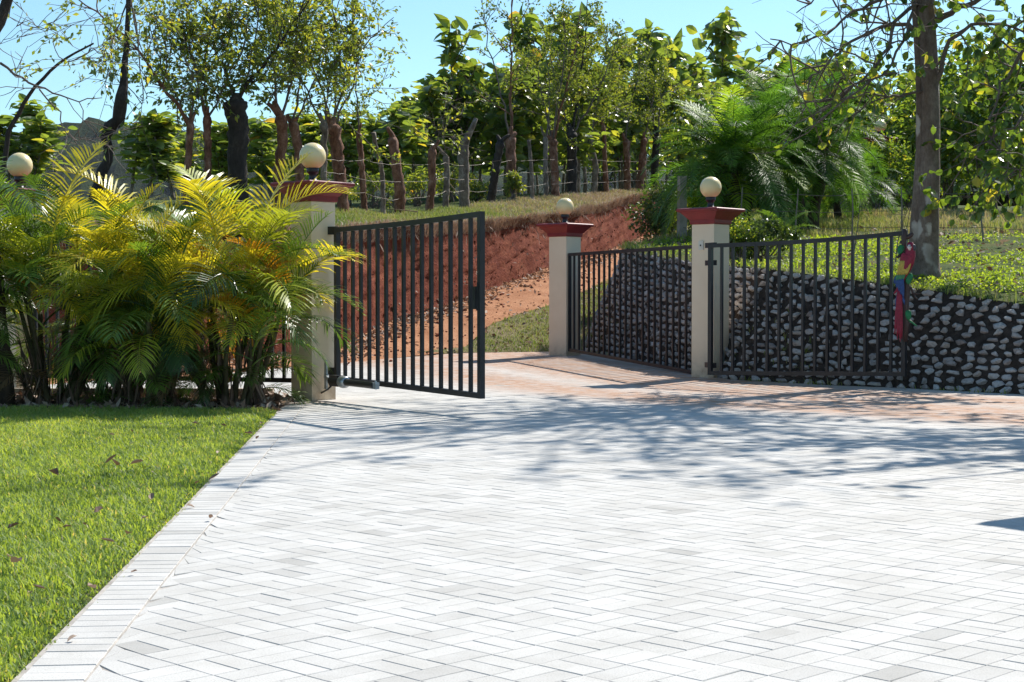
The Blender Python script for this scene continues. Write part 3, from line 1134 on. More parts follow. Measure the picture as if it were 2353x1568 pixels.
def blob(mb, pts, rad, flat=.6, n=12):
    """tapered body through figure points"""
    P = np.array([op(*p) for p in pts])
    k = .00105
    m = len(P)
    r = np.array(rad) * k
    T = unit(np.gradient(P, axis=0))
    B = np.repeat(ORN[None], m, 0)
    S = unit(np.cross(T, B))
    a = np.arange(n) * 2 * math.pi / n
    V = P[:, None] + r[:, None, None] * (np.cos(a)[None, :, None] * S[:, None] + flat * np.sin(a)[None, :, None] * B[:, None])
    i = np.arange(m - 1)[:, None] * n; j = np.arange(n)[None]; kk = (j + 1) % n
    mb.add(V.reshape(-1, 3), [np.stack([i + j, i + kk, i + n + kk, i + n + j], -1).reshape(-1, 4), np.array([tuple(range(n))[::-1], tuple(range((m - 1) * n, m * n))])])


mb = MB()
blob(mb, [(285, 95), (282, 180), (272, 250), (285, 420), (300, 640), (318, 820), (308, 1000), (318, 1200), (300, 1420)], [30, 34, 30, 26, 30, 34, 30, 32, 24], 1.0)
blob(mb, [(285, 200), (325, 190), (355, 165), (378, 145)], [24, 26, 28, 16], 1.0)
blob(mb, [(270, 245), (240, 250), (225, 262)], [20, 20, 12], 1.0)
blob(mb, [(262, 380), (225, 410), (195, 432)], [18, 20, 10], 1.0)
blob(mb, [(305, 760), (360, 790), (385, 850), (430, 860), (480, 850)], [18, 15, 14, 11, 6], 1.0)
blob(mb, [(385, 850), (410, 900), (440, 925)], [10, 10, 5], 1.0)
part('branch', mb, mac_mats['ornament_branch'], mac, True)
mb = MB()
blob(mb, [(345, 275, .03), (350, 300, .05), (350, 340, .05), (345, 400, .05), (318, 480, .05), (285, 560, .045), (255, 640, .035), (235, 720, .03), (228, 790, .02)], [20, 42, 52, 64, 76, 72, 56, 36, 16], .6, 16)
part('body', mb, mac_mats['macaw_red'], mac, True)
mb = MB()
blob(mb, [(318, 258, .05), (345, 275, .055), (352, 300, .06), (345, 335, .06), (335, 352, .05)], [14, 38, 46, 40, 20], .75, 14)
part('head', mb, mac_mats['macaw_red'], mac, True)
mb = MB()
blob(mb, [(338, 282, .082), (336, 310, .088), (342, 348, .082)], [14, 28, 12], .5, 12)
part('face_patch', mb, mac_mats['macaw_white'], mac, True)
mb = MB()
blob(mb, [(362, 290, .07), (384, 300, .075), (396, 322, .075), (388, 345, .07), (372, 356, .065)], [20, 24, 20, 14, 5], .7, 12)
part('beak', mb, mac_mats['macaw_beak'], mac, True)
mb = MB()
blob(mb, [(340, 296, .10), (344, 299, .107), (348, 302, .10)], [4, 7, 4], .8, 8)
part('eye', mb, mac_mats['macaw_beak'], mac, True)


def feather(mb, a, b, w, d0, d1, flat=.25):
    pts = [(a[0] + (b[0] - a[0]) * t, a[1] + (b[1] - a[1]) * t, d0 + (d1 - d0) * t) for t in (0, .2, .5, .8, 1)]
    blob(mb, pts, [w * .6, w, w, w * .75, w * .15], flat, 8)


for k in range(7):
    t = k / 6
    mb = MB(); feather(mb, (300 + 70 * t - 30, 380 + 22 * t), (232 + 124 * t, 490 + 20 * t), 19, .085, .085); part('wing_feather', mb, mac_mats['macaw_red'], mac, True)
for k in range(6):
    t = k / 5
    mb = MB(); feather(mb, (250 + 92 * t, 468 + 14 * t), (200 + 105 * t, 640 - 6 * t), 20, .088, .080); part('wing_feather', mb, mac_mats['macaw_yellow'], mac, True)
for k in range(4):
    t = k / 3
    mb = MB(); feather(mb, (220 + 60 * t, 610), (185 + 80 * t, 700 - 14 * t), 18, .070, .066); part('wing_feather', mb, mac_mats['macaw_green'], mac, True)
for k in range(5):
    t = k / 4
    mb = MB(); feather(mb, (195 + 60 * t, 650 + 10 * t), (165 + 105 * t, 740 + 170 * t), 20, .062, .052); part('wing_feather', mb, mac_mats['macaw_blue'], mac, True)
for k, (b, w, cc) in enumerate([((175, 1330), 20, 'macaw_red'), ((205, 1395), 24, 'macaw_red'), ((238, 1420), 26, 'macaw_red'), ((258, 1390), 22, 'macaw_red'), ((180, 1010), 17, 'macaw_blue'), ((288, 990), 17, 'macaw_blue'), ((160, 860), 15, 'macaw_red')]):
    mb = MB(); feather(mb, (225 + k * 2, 760), b, w, .03, .045 - .004 * k); part('tail_feather', mb, mac_mats[cc], mac, True)
for (a, b, w) in (((252, 285), (218, 395), 38), ((338, 610), (325, 745), 42), ((325, 1050), (335, 1165), 36), ((330, 1160), (432, 1240), 12)):
    mb = MB(); feather(mb, a, b, w, .03, .05); part('leaf', mb, mac_mats['ornament_leaf'], mac, True)

# ------------------------------------------------------------------ foliage generators
def leaves(mb, pos, d, nrm, L, W, tint, fold=.25, curl=.15):
    """many leaves of four corners folded along the midrib (2 triangles each half)"""
    pos, d = np.asarray(pos, float), unit(d)
    nrm = unit(nrm - d * np.sum(nrm * d, -1, keepdims=True))
    s = np.cross(d, nrm)
    N = len(pos)
    L = np.broadcast_to(L, (N,))[:, None]; W = np.broadcast_to(W, (N,))[:, None]
    mid = pos + d * L * .45
    l = mid + s * W * .5 + nrm * W * fold * .5
    r = mid - s * W * .5 + nrm * W * fold * .5
    tip = pos + d * L - nrm * L * curl
    V = np.stack([pos, l, tip, r], 1).reshape(-1, 3)
    b = np.arange(N)[:, None] * 4
    F = np.concatenate([b + np.array([[0, 2, 1]]), b + np.array([[0, 3, 2]])])
    mb.add(V, F, tint=np.repeat(tint, 4))


def broad_leaves(mb, pos, d, nrm, L, W, tint, droop=.35, fold=.22):
    """larger leaves: five stations with a midrib, curved along their length"""
    pos, d = np.asarray(pos, float), unit(d)
    nrm = unit(nrm - d * np.sum(nrm * d, -1, keepdims=True))
    s = np.cross(d, nrm)
    N = len(pos)
    L = np.broadcast_to(L, (N,))[:, None]; W = np.broadcast_to(W, (N,))[:, None]
    st = [(0.0, .0), (.22, .72), (.5, 1.0), (.78, .68)]
    V = []
    for t, w in st:
        c = pos + d * L * t - nrm * L * droop * t * t
        if t == 0:
            V.append(c)
        else:
            wav = 1 + .25 * rng.normal(size=(N, 1))
            V += [c + s * W * w * .5 + nrm * W * fold * w * .5 * wav, c, c - s * W * w * .5 + nrm * W * fold * w * .5 * (2 - wav)]
    V.append(pos + d * L - nrm * L * droop)
    V = np.stack(V, 1)
    k = V.shape[1]
    b = np.arange(N)[:, None] * k
    tri = [(0, 2, 1), (0, 3, 2), (7, 8, 10), (8, 9, 10)]
    quad = [(1, 2, 5, 4), (2, 3, 6, 5), (4, 5, 8, 7), (5, 6, 9, 8)]
    F = [np.concatenate([b + np.array([q]) for q in tri]), np.concatenate([b + np.array([q]) for q in quad])]
    mb.add(V.reshape(-1, 3), F, tint=np.repeat(tint, k))


def blades(mb, pos, h, w, lean, tint, bend=.5):
    N = len(pos)
    a = rng.uniform(0, 2 * math.pi, N)
    d = np.stack([np.cos(a), np.sin(a), np.zeros(N)], 1)
    s = np.stack([-np.sin(a), np.cos(a), np.zeros(N)], 1)
    h = np.broadcast_to(h, (N,))[:, None]; w = np.broadcast_to(w, (N,))[:, None]; lean = np.broadcast_to(lean, (N,))[:, None]
    up = np.array((0, 0, 1.0))
    m = pos + up * h * .55 + d * lean * h * .35
    t = pos + up * h * (1 - .25 * lean) + d * lean * h
    V = np.stack([pos - s * w / 2, pos + s * w / 2, m + s * w * .42, m - s * w * .42, t], 1).reshape(-1, 3)
    b = np.arange(N)[:, None] * 5
    mb.add(V, [b + np.array([[0, 1, 2, 3]]), b + np.array([[3, 2, 4]])], tint=np.repeat(tint, 5))


def scatter(V, Q, n, g=None):
    """random points on a quad sheet, by area"""
    g = g or rng
    A, B, C, D = V[Q[:, 0]], V[Q[:, 1]], V[Q[:, 2]], V[Q[:, 3]]
    area = .5 * np.linalg.norm(np.cross(C - A, D - B), axis=1)
    i = g.choice(len(Q), n, p=area / area.sum())
    u, v = g.random((n, 1)), g.random((n, 1))
    P = (A[i] * (1 - u) + B[i] * u) * (1 - v) + (D[i] * (1 - u) + C[i] * u) * v
    return P


def rand_dir(N, up=0.0, g=None):
    g = g or rng
    d = g.normal(size=(N, 3))
    d[:, 2] += up
    return unit(d)


def wander(p, d, L, n, wob, up, g):
    """a bent path from p"""
    P = [np.asarray(p, float)]
    d = unit(d)
    for k in range(n):
        d = unit(d + g.normal(size=3) * wob + np.array((0, 0, up)))
        P.append(P[-1] + d * L / n)
    return np.array(P)


def in_view(P, m=60, ymin=-60):
    vx = 1176.5 + FPX * P[:, 0] / P[:, 1]
    vy = 680 - (P[:, 2] - EYE) * FPX / P[:, 1]
    return (vx > -m) & (vx < 2353 + m) & (vy > ymin) & (vy < 1600)


# ------------------------------------------------------------------ living fence of pollarded trunks
def pollard(pts, widths, Y, bark_, shoots, label, leafmat='leaf_small', nleaf=.38, lsize=.10, knob=True, name='fence_tree', group='pollarded fence trees', seed=0, stubs=0):
    """pts: pixel path from foot to top, drawn at distance Y"""
    g = np.random.default_rng(seed)
    P = np.array([at(px, py, Y + (0 if k == 0 else g.normal() * .05)) for k, (px, py) in enumerate(pts)])
    P[0, 2] = min(P[0, 2], gz(P[0, 0], P[0, 1])) - .12
    base = P[0].copy(); base[2] += .12
    t = thing(name, label, 'tree', base, group)
    n = 22
    path = resample(P, n)
    path[1:-1, :2] += g.normal(size=(n - 2, 2)) * .008
    wr = np.interp(np.linspace(0, 1, n), np.linspace(0, 1, len(widths)), widths) * Y / FPX / 2
    wr = wr * (1 + g.normal(size=n) * .032)
    wr[0] *= 1.25; wr[1] *= 1.08
    if knob:
        wr[-2] *= 1.22; wr[-1] *= 1.0
        path = np.vstack([path, path[-1] + (path[-1] - path[-2]) * .35]); wr = np.append(wr, wr[-1] * .55)
    mb = MB()
    mb.tube(path, wr, 12, lump=.055)
    part('trunk', mb, MAT[bark_], t, True)
    if knob and not stubs:
        stubs = 2
    top = path[-2]
    for k in range(stubs):
        mb = MB()
        d = unit(np.array((g.normal() * .8, g.normal() * .4, 1)))
        mb.tube(wander(top - d * .05, d, g.uniform(.18, .42), 4, .15, .1, g), np.linspace(wr[-3] * .62, wr[-3] * .30, 5), 7)
        part('stub', mb, MAT[bark_], t, True)
    lp, ld = [], []
    for sh in shoots:
        if isinstance(sh[0], tuple):                      # given pixel path, then radius in pixels, leafiness
            Q = np.array([at(px, py, Y + (dy or 0)) for px, py, dy in sh[:-2]])
            r0, leafy = sh[-2] * Y / FPX / 2, sh[-1]
            main = resample(np.vstack([top - (0, 0, .1), Q]) if sh[0][2] is not None else Q, 14)
            main[1:-1] += g.normal(size=(12, 3)) * .02
        else:
            dx, dyy, L, r0, leafy = sh
            main = wander(top - np.array((0, 0, .12)), np.array((dx, dyy, 1.0)), L, 13, .09, .07, g)
        mb = MB()
        mb.tube(main, np.linspace(r0, r0 * .28, len(main)), 6)
        nb = int(4 + 8 * leafy)
        for q in range(nb):
            f = g.uniform(.2, .98)
            i0 = int(f * 12)
            d0 = unit(main[i0 + 1] - main[i0])
            d = unit(d0 * .7 + rand_dir(1, .15, g)[0] * .9)
            L = g.uniform(.6, 1.9) * (1.15 - .5 * f)
            tw = wander(main[i0], d, L, 6, .18, .03, g)
            mb.tube(tw, np.linspace(r0 * .35, .004, 7), 4, cap=False)
            for w_ in range(3):
                i1 = int(g.integers(1, 6))
                tw2 = wander(tw[i1], unit(tw[i1] - tw[i1 - 1]) + rand_dir(1, 0, g)[0] * .9, g.uniform(.2, .55), 4, .2, -.03, g)
                mb.tube(tw2, np.linspace(.007, .003, 5), 3, cap=False)
                for tt, cnt in ((tw2, 1.0), (tw, .45)):
                    k = int(12 * cnt * leafy * nleaf)
                    u = g.uniform(.15, 1.0, k) * (len(tt) - 1.001)
                    ii = u.astype(int)
                    pp = tt[ii] + (tt[ii + 1] - tt[ii]) * (u - ii)[:, None]
                    lp.append(pp + g.normal(size=(k, 3)) * .05)
                    ld.append(unit(tt[ii + 1] - tt[ii]) + g.normal(size=(k, 3)) * .8 + np.array((0, 0, -.35)))
        part('limb', mb, MAT['twig'] if r0 < .035 else MAT[bark_], t, True)
    if lp and sum(len(q) for q in lp):
        lp, ld = np.concatenate(lp), np.concatenate(ld)
        mb = MB()
        N = len(lp)
        sz = g.uniform(.7, 1.35, N) * lsize
        leaves(mb, lp, ld, rand_dir(N, .9, g), sz, sz * .52, np.clip(g.beta(1.6, 2.2, N), 0, 1), .3, .12)
        part('crown', mb, MAT[leafmat], t, False)
    return t


A_ = 'bark_red'; B_ = 'bark_grey'; D_ = 'bark_dark'
pollard([(790, 480), (781, 400), (772, 330), (765, 290)], [27, 27, 30, 32], 31.0, A_, [((790, 190, 0), (770, 60, .2), (765, -60, .3), 7, 1.0), ((740, 200, -.2), (690, 100, 0), (640, 30, 0), 6, .8), ((812, 200, .3), (830, 110, .4), (905, 40, .4), 6, .9), ((775, 230, .3), (760, 80, .6), (800, -80, .9), 5, .8)],
        'stout reddish fence trunk right behind the left gate pillar, with leafy shoots', nleaf=1.2, seed=1)
pollard([(838, 488), (832, 400), (825, 310)], [15, 14, 13], 32.5, A_, [((818, 215, 0), (822, 120, 0), (862, 40, .2), 5, .9)], 'slim straight red-brown fence trunk, second right of the left gate pillar', nleaf=.9, seed=2, stubs=1)
pollard([(882, 488), (878, 400), (858, 305)], [12, 11, 10], 33.0, B_, [], 'thin grey bare fence pole leaning left, third right of the left gate pillar', seed=3, knob=False)
pollard([(919, 492), (917, 420), (908, 360), (901, 320)], [25, 26, 23, 21], 33.8, A_, [], 'thick pale red fence trunk ending in two bare prongs', seed=4, stubs=2)
pollard([(984, 486), (994, 420), (992, 345)], [20, 17, 18], 36.0, A_, [(.3, .1, .9, .012, .8)], 'short rough red-brown fence trunk with a ragged broken top', seed=5, stubs=1)
pollard([(1022, 482), (1027, 420), (1025, 360)], [15, 14, 13], 36.8, B_, [(-.3, .1, 1.3, .014, .5)], 'thin knotty grey fence trunk between the short ragged one and the antlered one', seed=6, stubs=1)
pollard([(1066, 474), (1066, 400), (1064, 345), (1072, 318), (1084, 296), (1094, 272)], [24, 24, 24, 26, 16, 9], 38.0, B_, [], 'thick pale fence trunk with one antler-like branch bent to the right', knob=False, seed=7)
pollard([(1124, 470), (1138, 400), (1150, 328)], [20, 19, 18], 39.8, D_, [], 'dark fence trunk leaning to the right, left of the two-shoot stout one', seed=8)
pollard([(1176, 462), (1175, 390), (1173, 318)], [24, 22, 24], 41.5, A_, [((1172, 210, 0), (1176, 100, .2), (1180, -40, .2), 8, 1.0), ((1150, 200, .3), (1120, 110, .3), (1105, -30, .5), 5, .55)], 'stout red fence trunk with a tall straight shoot rising from its round head', leafmat='leaf_light', nleaf=1.0, seed=9)
pollard([(1223, 459), (1221, 390), (1215, 322)], [10, 9, 8], 43.0, B_, [], 'very thin grey fence pole, right of the stout red trunk', seed=10, knob=False)
pollard([(1254, 459), (1254, 390), (1253, 318)], [12, 11, 11], 44.2, B_, [(.0, .1, 3.0, .02, .7)], 'thin grey fence trunk close against the pale stout one behind the middle lamp', leafmat='leaf_light', seed=11)
pollard([(1277, 454), (1274, 390), (1270, 322)], [19, 18, 19], 45.0, A_, [((1300, 210, 0), (1320, 120, .2), (1335, 20, .3), 7, 1.0), ((1248, 230, .2), (1235, 150, .2), (1222, 60, .2), 5, .8), ((1290, 190, -.3), (1300, 60, -.3), (1290, -40, -.3), 5, 1.0)], 'pale red stout fence trunk directly behind the middle globe lamp, three shoots', leafmat='leaf_light', nleaf=1.3, seed=12)
pollard([(1315, 446), (1316, 380), (1313, 305)], [23, 21, 24], 46.5, D_, [((1330, 210, 0), (1345, 90, .2), (1350, 0, .3), 7, 1.0), ((1365, 230, .2), (1400, 150, .3), (1425, 70, .3), 5, 1.0), ((1280, 200, .4), (1265, 130, .4), (1270, 70, .4), 4, .9)], 'blackened fence trunk with a round charred head', leafmat='leaf_light', nleaf=1.5, seed=13)
pollard([(1362, 449), (1369, 390), (1357, 318)], [14, 14, 11], 49.0, B_, [((1372, 230, 0), (1390, 140, .2), (1395, 60, .3), 5, 1.0), ((1340, 210, .3), (1345, 140, .4), (1380, 90, .5), 4, 1.0)], 'bent grey fence trunk right of the blackened one', leafmat='leaf_light', nleaf=1.4, seed=14)
pollard([(1395, 444), (1390, 390), (1387, 292)], [12, 10, 9], 50.5, A_, [((1400, 210, 0), (1420, 140, .2), (1440, 100, .3), 4, 1.0)], 'slender wavy red fence trunk right of the bent grey one', leafmat='leaf_light', nleaf=1.4, seed=15)
pollard([(1441, 438), (1441, 390), (1439, 325)], [16, 15, 16], 53.0, A_, [((1450, 230, 0), (1470, 170, .2), (1465, 110, .3), 4, 1.0)], 'rough fence trunk with ivy leaves, left of a pair near the dark shrub', leafmat='leaf_light', nleaf=1.4, seed=16)
pollard([(1468, 436), (1474, 390), (1480, 320)], [21, 18, 13], 54.5, A_, [((1500, 230, 0), (1520, 170, .2), (1560, 130, .3), 4, 1.0)], 'fence trunk leaning right with shoots of small leaves, beside the dark shrub', leafmat='leaf_light', nleaf=1.4, seed=17)
pollard([(1500, 436), (1504, 390), (1509, 310)], [17, 17, 18], 56.0, D_, [((1520, 220, 0), (1560, 190, .2), (1600, 170, .3), 4, 1.0), ((1490, 220, .3), (1480, 150, .3), (1500, 110, .3), 4, 1.0)], 'last fence trunk before the green palms, dark with a swollen head', leafmat='leaf_light', nleaf=1.5, seed=18)
# left of the gate pillar, with big leafy limbs
pollard([(212, 485), (222, 440), (232, 400), (250, 368), (252, 345), (240, 318), (250, 294), (271, 288), (274, 258), (282, 210), (289, 130), (297, 0), (299, -60)], [32, 28, 25, 22, 25, 28, 30, 20, 15, 13, 12, 12, 10], 27.0, D_, [((330, 130, .2), (360, 60, .3), (420, 10, .3), 4, .7), ((240, 150, .2), (215, 60, .4), (190, 20, .4), 4, .45), ((330, 250, 0), (300, 200, .3), (190, 180, .4), 4, .5)],
        'dark gnarled crooked tree rising through the left palms with a straight upper stem', knob=False, nleaf=.8, seed=20)
pollard([(424, 480), (432, 380), (438, 285)], [18, 16, 17], 28.0, A_, [((405, 235, 0), (360, 180, .1), (295, 86, .1), (169, -10, .1), 10, .75), ((415, 230, .2), (390, 200, .3), (370, 150, .3), (330, 20, .3), 6, .9), ((450, 200, .2), (420, 110, .3), (430, 20, .4), 5, .9)],
        'red-brown trunk with two long pale limbs sweeping up to the left', nleaf=.9, seed=21)
pollard([(478, 480), (477, 380), (476, 270)], [19, 17, 18], 28.5, A_, [((450, 180, 0), (430, 90, .2), (400, -20, .2), 6, 1.0), ((520, 190, .2), (560, 110, .2), (570, 0, .3), 6, 1.0), ((470, 150, .5), (480, 60, .6), (520, -60, .7), 5, 1.0)],
        'straight red-brown trunk just right of the long-limbed one, leafy shoots', nleaf=1.1, seed=22)
pollard([(548, 480), (545, 360), (548, 290), (540, 235)], [52, 46, 46, 50], 28.5, D_, [((562, 200, 0), (612, 146, .1), (711, 0, .1), 11, .8), ((520, 170, .2), (530, 80, .3), (520, -40, .3), 9, 1.0), ((575, 160, .4), (590, 60, .5), (600, -60, .5), 7, 1.0), ((490, 210, .3), (440, 140, .3), (390, 90, .3), 5, 1.0)],
        'very thick black-barked trunk behind the palms with a broken stub on its head', nleaf=1.2, seed=23, stubs=2)
pollard([(640, 480), (641, 380), (650, 325), (645, 268)], [28, 26, 24, 24], 29.5, A_, [((630, 180, 0), (620, 90, .2), (600, -10, .2), 7, 1.0), ((670, 190, .2), (680, 100, .2), (700, -20, .3), 7, 1.0)],
        'mottled thick red trunk left of the left globe lamp', nleaf=1.2, seed=24)
pollard([(690, 480), (688, 350), (672, 282)], [22, 20, 22], 30.0, A_, [((690, 180, 0), (670, 80, .2), (650, -40, .2), 6, 1.0), ((720, 190, .2), (740, 120, .2), (740, 20, .3), 5, 1.0)],
        'red trunk bent left just beside the left globe lamp', nleaf=1.1, seed=25)
pollard([(747, 480), (745, 400), (744, 284)], [16, 14, 15], 30.5, B_, [((700, 200, 0), (640, 90, .2), (600, 40, .2), 5, .8), ((760, 180, .2), (790, 90, .3), (830, 20, .3), 5, 1.0)],
        'slim grey trunk directly behind the left globe lamp', nleaf=1.1, seed=26)
# leaning thin tree and bare branches at the left edge
pollard([(-8, 420), (20, 300), (80, 200), (140, 140), (215, 100)], [16, 13, 10, 7, 4], 24.0, D_, [((150, 150, .1), (120, 90, .2), (60, 40, .3), 3, .25), ((215, 110, .0), (240, 130, .2), (220, 180, .3), 3, .5)],
        'thin dark tree leaning to the right at the left edge, sparse drooping leaves', knob=False, nleaf=.9, lsize=.10, name='leaning_tree', group='trees at the left edge', seed=27)
pollard([(-260, 480), (-160, 330), (-60, 140), (0, 50), (40, -60)], [46, 40, 32, 28, 22], 22.0, D_, [((0, 145, None), (60, 190, .1), (110, 210, .1), (180, 232, .2), (235, 225, .3), 7, .12), ((90, 205, None), (130, 250, .1), (150, 300, .1), (190, 340, .1), (230, 372, .1), 4, .1), ((-80, 120, None), (0, 100, .2), (70, 70, .2), 3, .1)],
        'nearly bare tree at the left edge, long leafless branches hanging over the hill', knob=False, nleaf=.4, lsize=.11, name='bare_tree', group='trees at the left edge', seed=28)

# ------------------------------------------------------------------ barbed wire along the trunks
bw = thing('barbed_wire_fence', 'strands of rusty barbed wire strung along the pollarded trunks on the bank', 'wire fence', (-3.3, 31, 2.8))
FPOSTS = [(745, 30.3), (790, 30.85), (838, 32.35), (882, 32.9), (919, 33.6), (989, 35.85), (1023, 36.65), (1066, 37.8), (1128, 39.6), (1176, 41.3), (1254, 44.0), (1315, 46.2), (1362, 48.8), (1441, 52.8), (1500, 55.8), (1560, 58)]
for k, hgt in enumerate((.36, .70, 1.05)):
    pts = []
    for (vx, Y) in FPOSTS:
        p = at(vx, 450, Y)
        pts.append((p[0], p[1], gz(p[0], p[1]) + hgt + rng.normal() * .03))
    Pw = []
    for a, b in zip(pts[:-1], pts[1:]):
        a, b = np.array(a), np.array(b)
        for t in (0, .25, .5, .75):
            q = a + (b - a) * t
            q[2] -= .04 * 4 * t * (1 - t) * rng.uniform(.2, 1)
            Pw.append(q)
    mb = MB()
    mb.tube(np.array(Pw), .0032, 4, cap=False)
    part('wire', mb, MAT['wire'], bw)

# dead sticks leaning among the trunks
for k, (x0, y0, x1, y1, Y, lab) in enumerate([(905, 478, 830, 385, 35, 'pale dead stick leaning from the two-pronged trunk towards the left'), (872, 420, 820, 478, 35.5, 'pale dead stick crossing between two thin fence poles'), (1010, 350, 985, 385, 36.5, 'short pale stick caught beside the short ragged trunk'),
                                              (1262, 400, 1236, 455, 45.2, 'bright dead stick leaning by the very thin fence pole'), (1060, 455, 1005, 390, 38.5, 'thin dead stick slanting left of the antlered trunk'), (960, 487, 890, 480, 33, 'dead branch lying on the grass of the bank top')]):
    p0_, p1_ = at(x0, y0, Y), at(x1, y1, Y + .3)
    o_ = thing('dead_stick', lab, 'stick', p1_ if p1_[2] < p0_[2] else p0_, 'dead sticks among the fence trunks')
    mb = MB()
    pp_ = resample([p0_, (p0_ + p1_) / 2 + rng.normal(size=3) * .05, p1_], 8)
    mb.tube(pp_, np.linspace(.014, .006, 8), 5)
    part('branch', mb, MAT['root'], o_, True)

# ------------------------------------------------------------------ teak plantation
def teak_variant(seed, nleaf):
    g = np.random.default_rng(seed)
    tr, cr = MB(), MB()
    H = 7.0
    stem = wander((0, 0, 0), (0, 0, 1), H - .35, 12, .05, .05, g)
    tr.tube(stem, np.linspace(.075, .015, 13), 7)
    pos, d, L, nr = [], [], [], []

    def node(p, ax, lo, hi, az0):
        for s in (0, math.pi):
            az = az0 + s + g.normal() * .35
            out = np.array((math.cos(az), math.sin(az), 0))
            el = g.uniform(-.8, .8)
            dd = unit(out + np.array((0, 0, el)) + ax * .2)
            pos.append(p + dd * .04); d.append(dd); L.append(g.uniform(lo, hi)); nr.append(unit(np.array((0, 0, 1.0)) + out * -.2 + g.normal(size=3) * .75))
    az = g.uniform(0, 6)
    for k in range(nleaf):
        f = .22 + .78 * ((k + .5) / nleaf) ** .75
        u = f * 11.99; i = int(u)
        p = stem[i] + (stem[i + 1] - stem[i]) * (u - i)
        az += 1.57 + g.normal() * .3
        node(p, stem[i + 1] - stem[i], .44, .72, az)
    for q in range(7):
        az += 1.1
        node(stem[-2 if q % 2 else -1] - np.array((0, 0, .1 * q)), np.array((0, 0, 1.5)), .45, .70, az)
    for q in range(11):
        f = g.uniform(.36, .92); i = int(f * 12)
        a = g.uniform(0, 6.28)
        br = wander(stem[i], (math.cos(a), math.sin(a), .8), g.uniform(.9, 1.9), 5, .12, .16, g)
        tr.tube(br, np.linspace(.03, .008, 6), 5)
        for k in range(1, 6):
            az += 1.57
            node(br[k], br[k] - br[k - 1], .40, .66, az)
    pos, d, L, nr = np.array(pos), np.array(d), np.array(L), np.array(nr)
    N = len(pos)
    broad_leaves(cr, pos, d, nr, L, L * g.uniform(.55, .75, N), np.clip(g.beta(1.5, 2.0, N), 0, 1), g.uniform(.2, .75, (N, 1)), .35)
    return tr.mesh('trunk', MAT['bark_grey'], True), cr.mesh('crown', MAT['leaf_teak'], False)


TEAK = [teak_variant(200 + k, n) for k, n in enumerate((32, 36, 30, 38, 34, 31))]
teak_list = [(948, 222, 46), (985, 160, 48), (1042, 18, 48), (1088, 128, 50), (1130, 150, 52), (1182, 6, 50), (1215, 105, 55), (1262, 80, 52), (1300, 62, 55), (1345, 8, 50), (1392, 62, 56), (1430, 92, 54), (1484, 42, 52), (1530, 70, 56),
             (1572, 108, 54), (1612, 150, 60), (1667, 26, 56), (1700, 112, 58), (1752, 150, 60), (1805, 110, 58), (1852, 160, 60), (1892, 122, 62), (1938, 120, 60), (1985, 190, 60),
             (905, 235, 44), (860, 262, 45), (802, 250, 44), (742, 280, 45), (682, 240, 46), (622, 262, 45), (562, 280, 46), (502, 290, 46), (400, 290, 44), (338, 285, 44), (298, 310, 45), (48, 215, 46), (18, 255, 45), (75, 300, 45),
             (970, 250, 60), (1010, 230, 62), (1065, 210, 60), (1110, 220, 64), (1160, 190, 62), (1235, 180, 64), (1280, 190, 62), (1330, 170, 64), (1375, 180, 62), (1415, 190, 66), (1460, 170, 62), (1510, 180, 66), (1550, 200, 64), (1590, 220, 66), (1640, 190, 66), (1680, 200, 68), (1725, 210, 66), (1780, 190, 68), (1830, 210, 66), (1870, 220, 66),
             (2030, 200, 62), (2075, 230, 60), (2180, 190, 60), (2230, 230, 60), (2290, 170, 60), (2340, 200, 60), (2110, 160, 66), (2260, 150, 68),
             (350, 300, 60), (440, 300, 62), (530, 290, 64), (600, 280, 62), (650, 270, 64), (720, 270, 62), (780, 280, 60), (840, 280, 62), (890, 270, 60)]
teak_list += [(x_ + float(rng.normal()) * 6, float(rng.uniform(120, 215)) + (60 if x_ < 1010 else 0), float(rng.uniform(47, 57))) for x_ in range(960, 1900, 34)]
special = {2: 'tall slim teak tree whose tip stands out against the sky left of the central gap', 5: 'tallest teak tree near the middle, its tip at the top of the frame', 9: 'tall teak tree with big leaves right of the middle, reaching the top of the frame',
           12: 'teak tree with a broad leafy head against the sky right of the middle', 16: 'teak tree with a narrow leafy column standing alone against the sky', 0: 'low leafy teak tree at the right side of the sky gap', 35: 'leafy teak at the left edge beyond the palms'}
TEAK_USED = set()
TEAK_BY = [(10, 'thin tree leaning at the left edge'), (90, 'half hidden left lamp'), (225, 'dark gnarled crooked tree'), (430, 'trunk with long pale limbs'), (545, 'very thick black trunk'), (645, 'mottled thick red trunk'), (720, 'left globe lamp'), (838, 'slim straight fence trunk'),
           (919, 'two-pronged fence trunk'), (992, 'short ragged fence trunk'), (1066, 'antlered fence trunk'), (1130, 'dark leaning fence trunk'), (1175, 'round-headed fence trunk'), (1275, 'three-shoot trunk by the middle lamp'), (1315, 'blackened fence trunk'), (1362, 'bent grey fence trunk'),
           (1395, 'wavy slender fence trunk'), (1440, 'ivy-leaved fence trunk'), (1475, 'right-leaning last but one trunk'), (1505, 'last fence trunk'), (1567, 'concrete post'), (1632, 'right gate pillar lamp'), (1700, 'nearest fine-leaved palm'), (1800, 'silvery young palm'), (1870, 'thick palm trunks'), (1980, 'picket fence'), (2128, 'lichened trunk')]
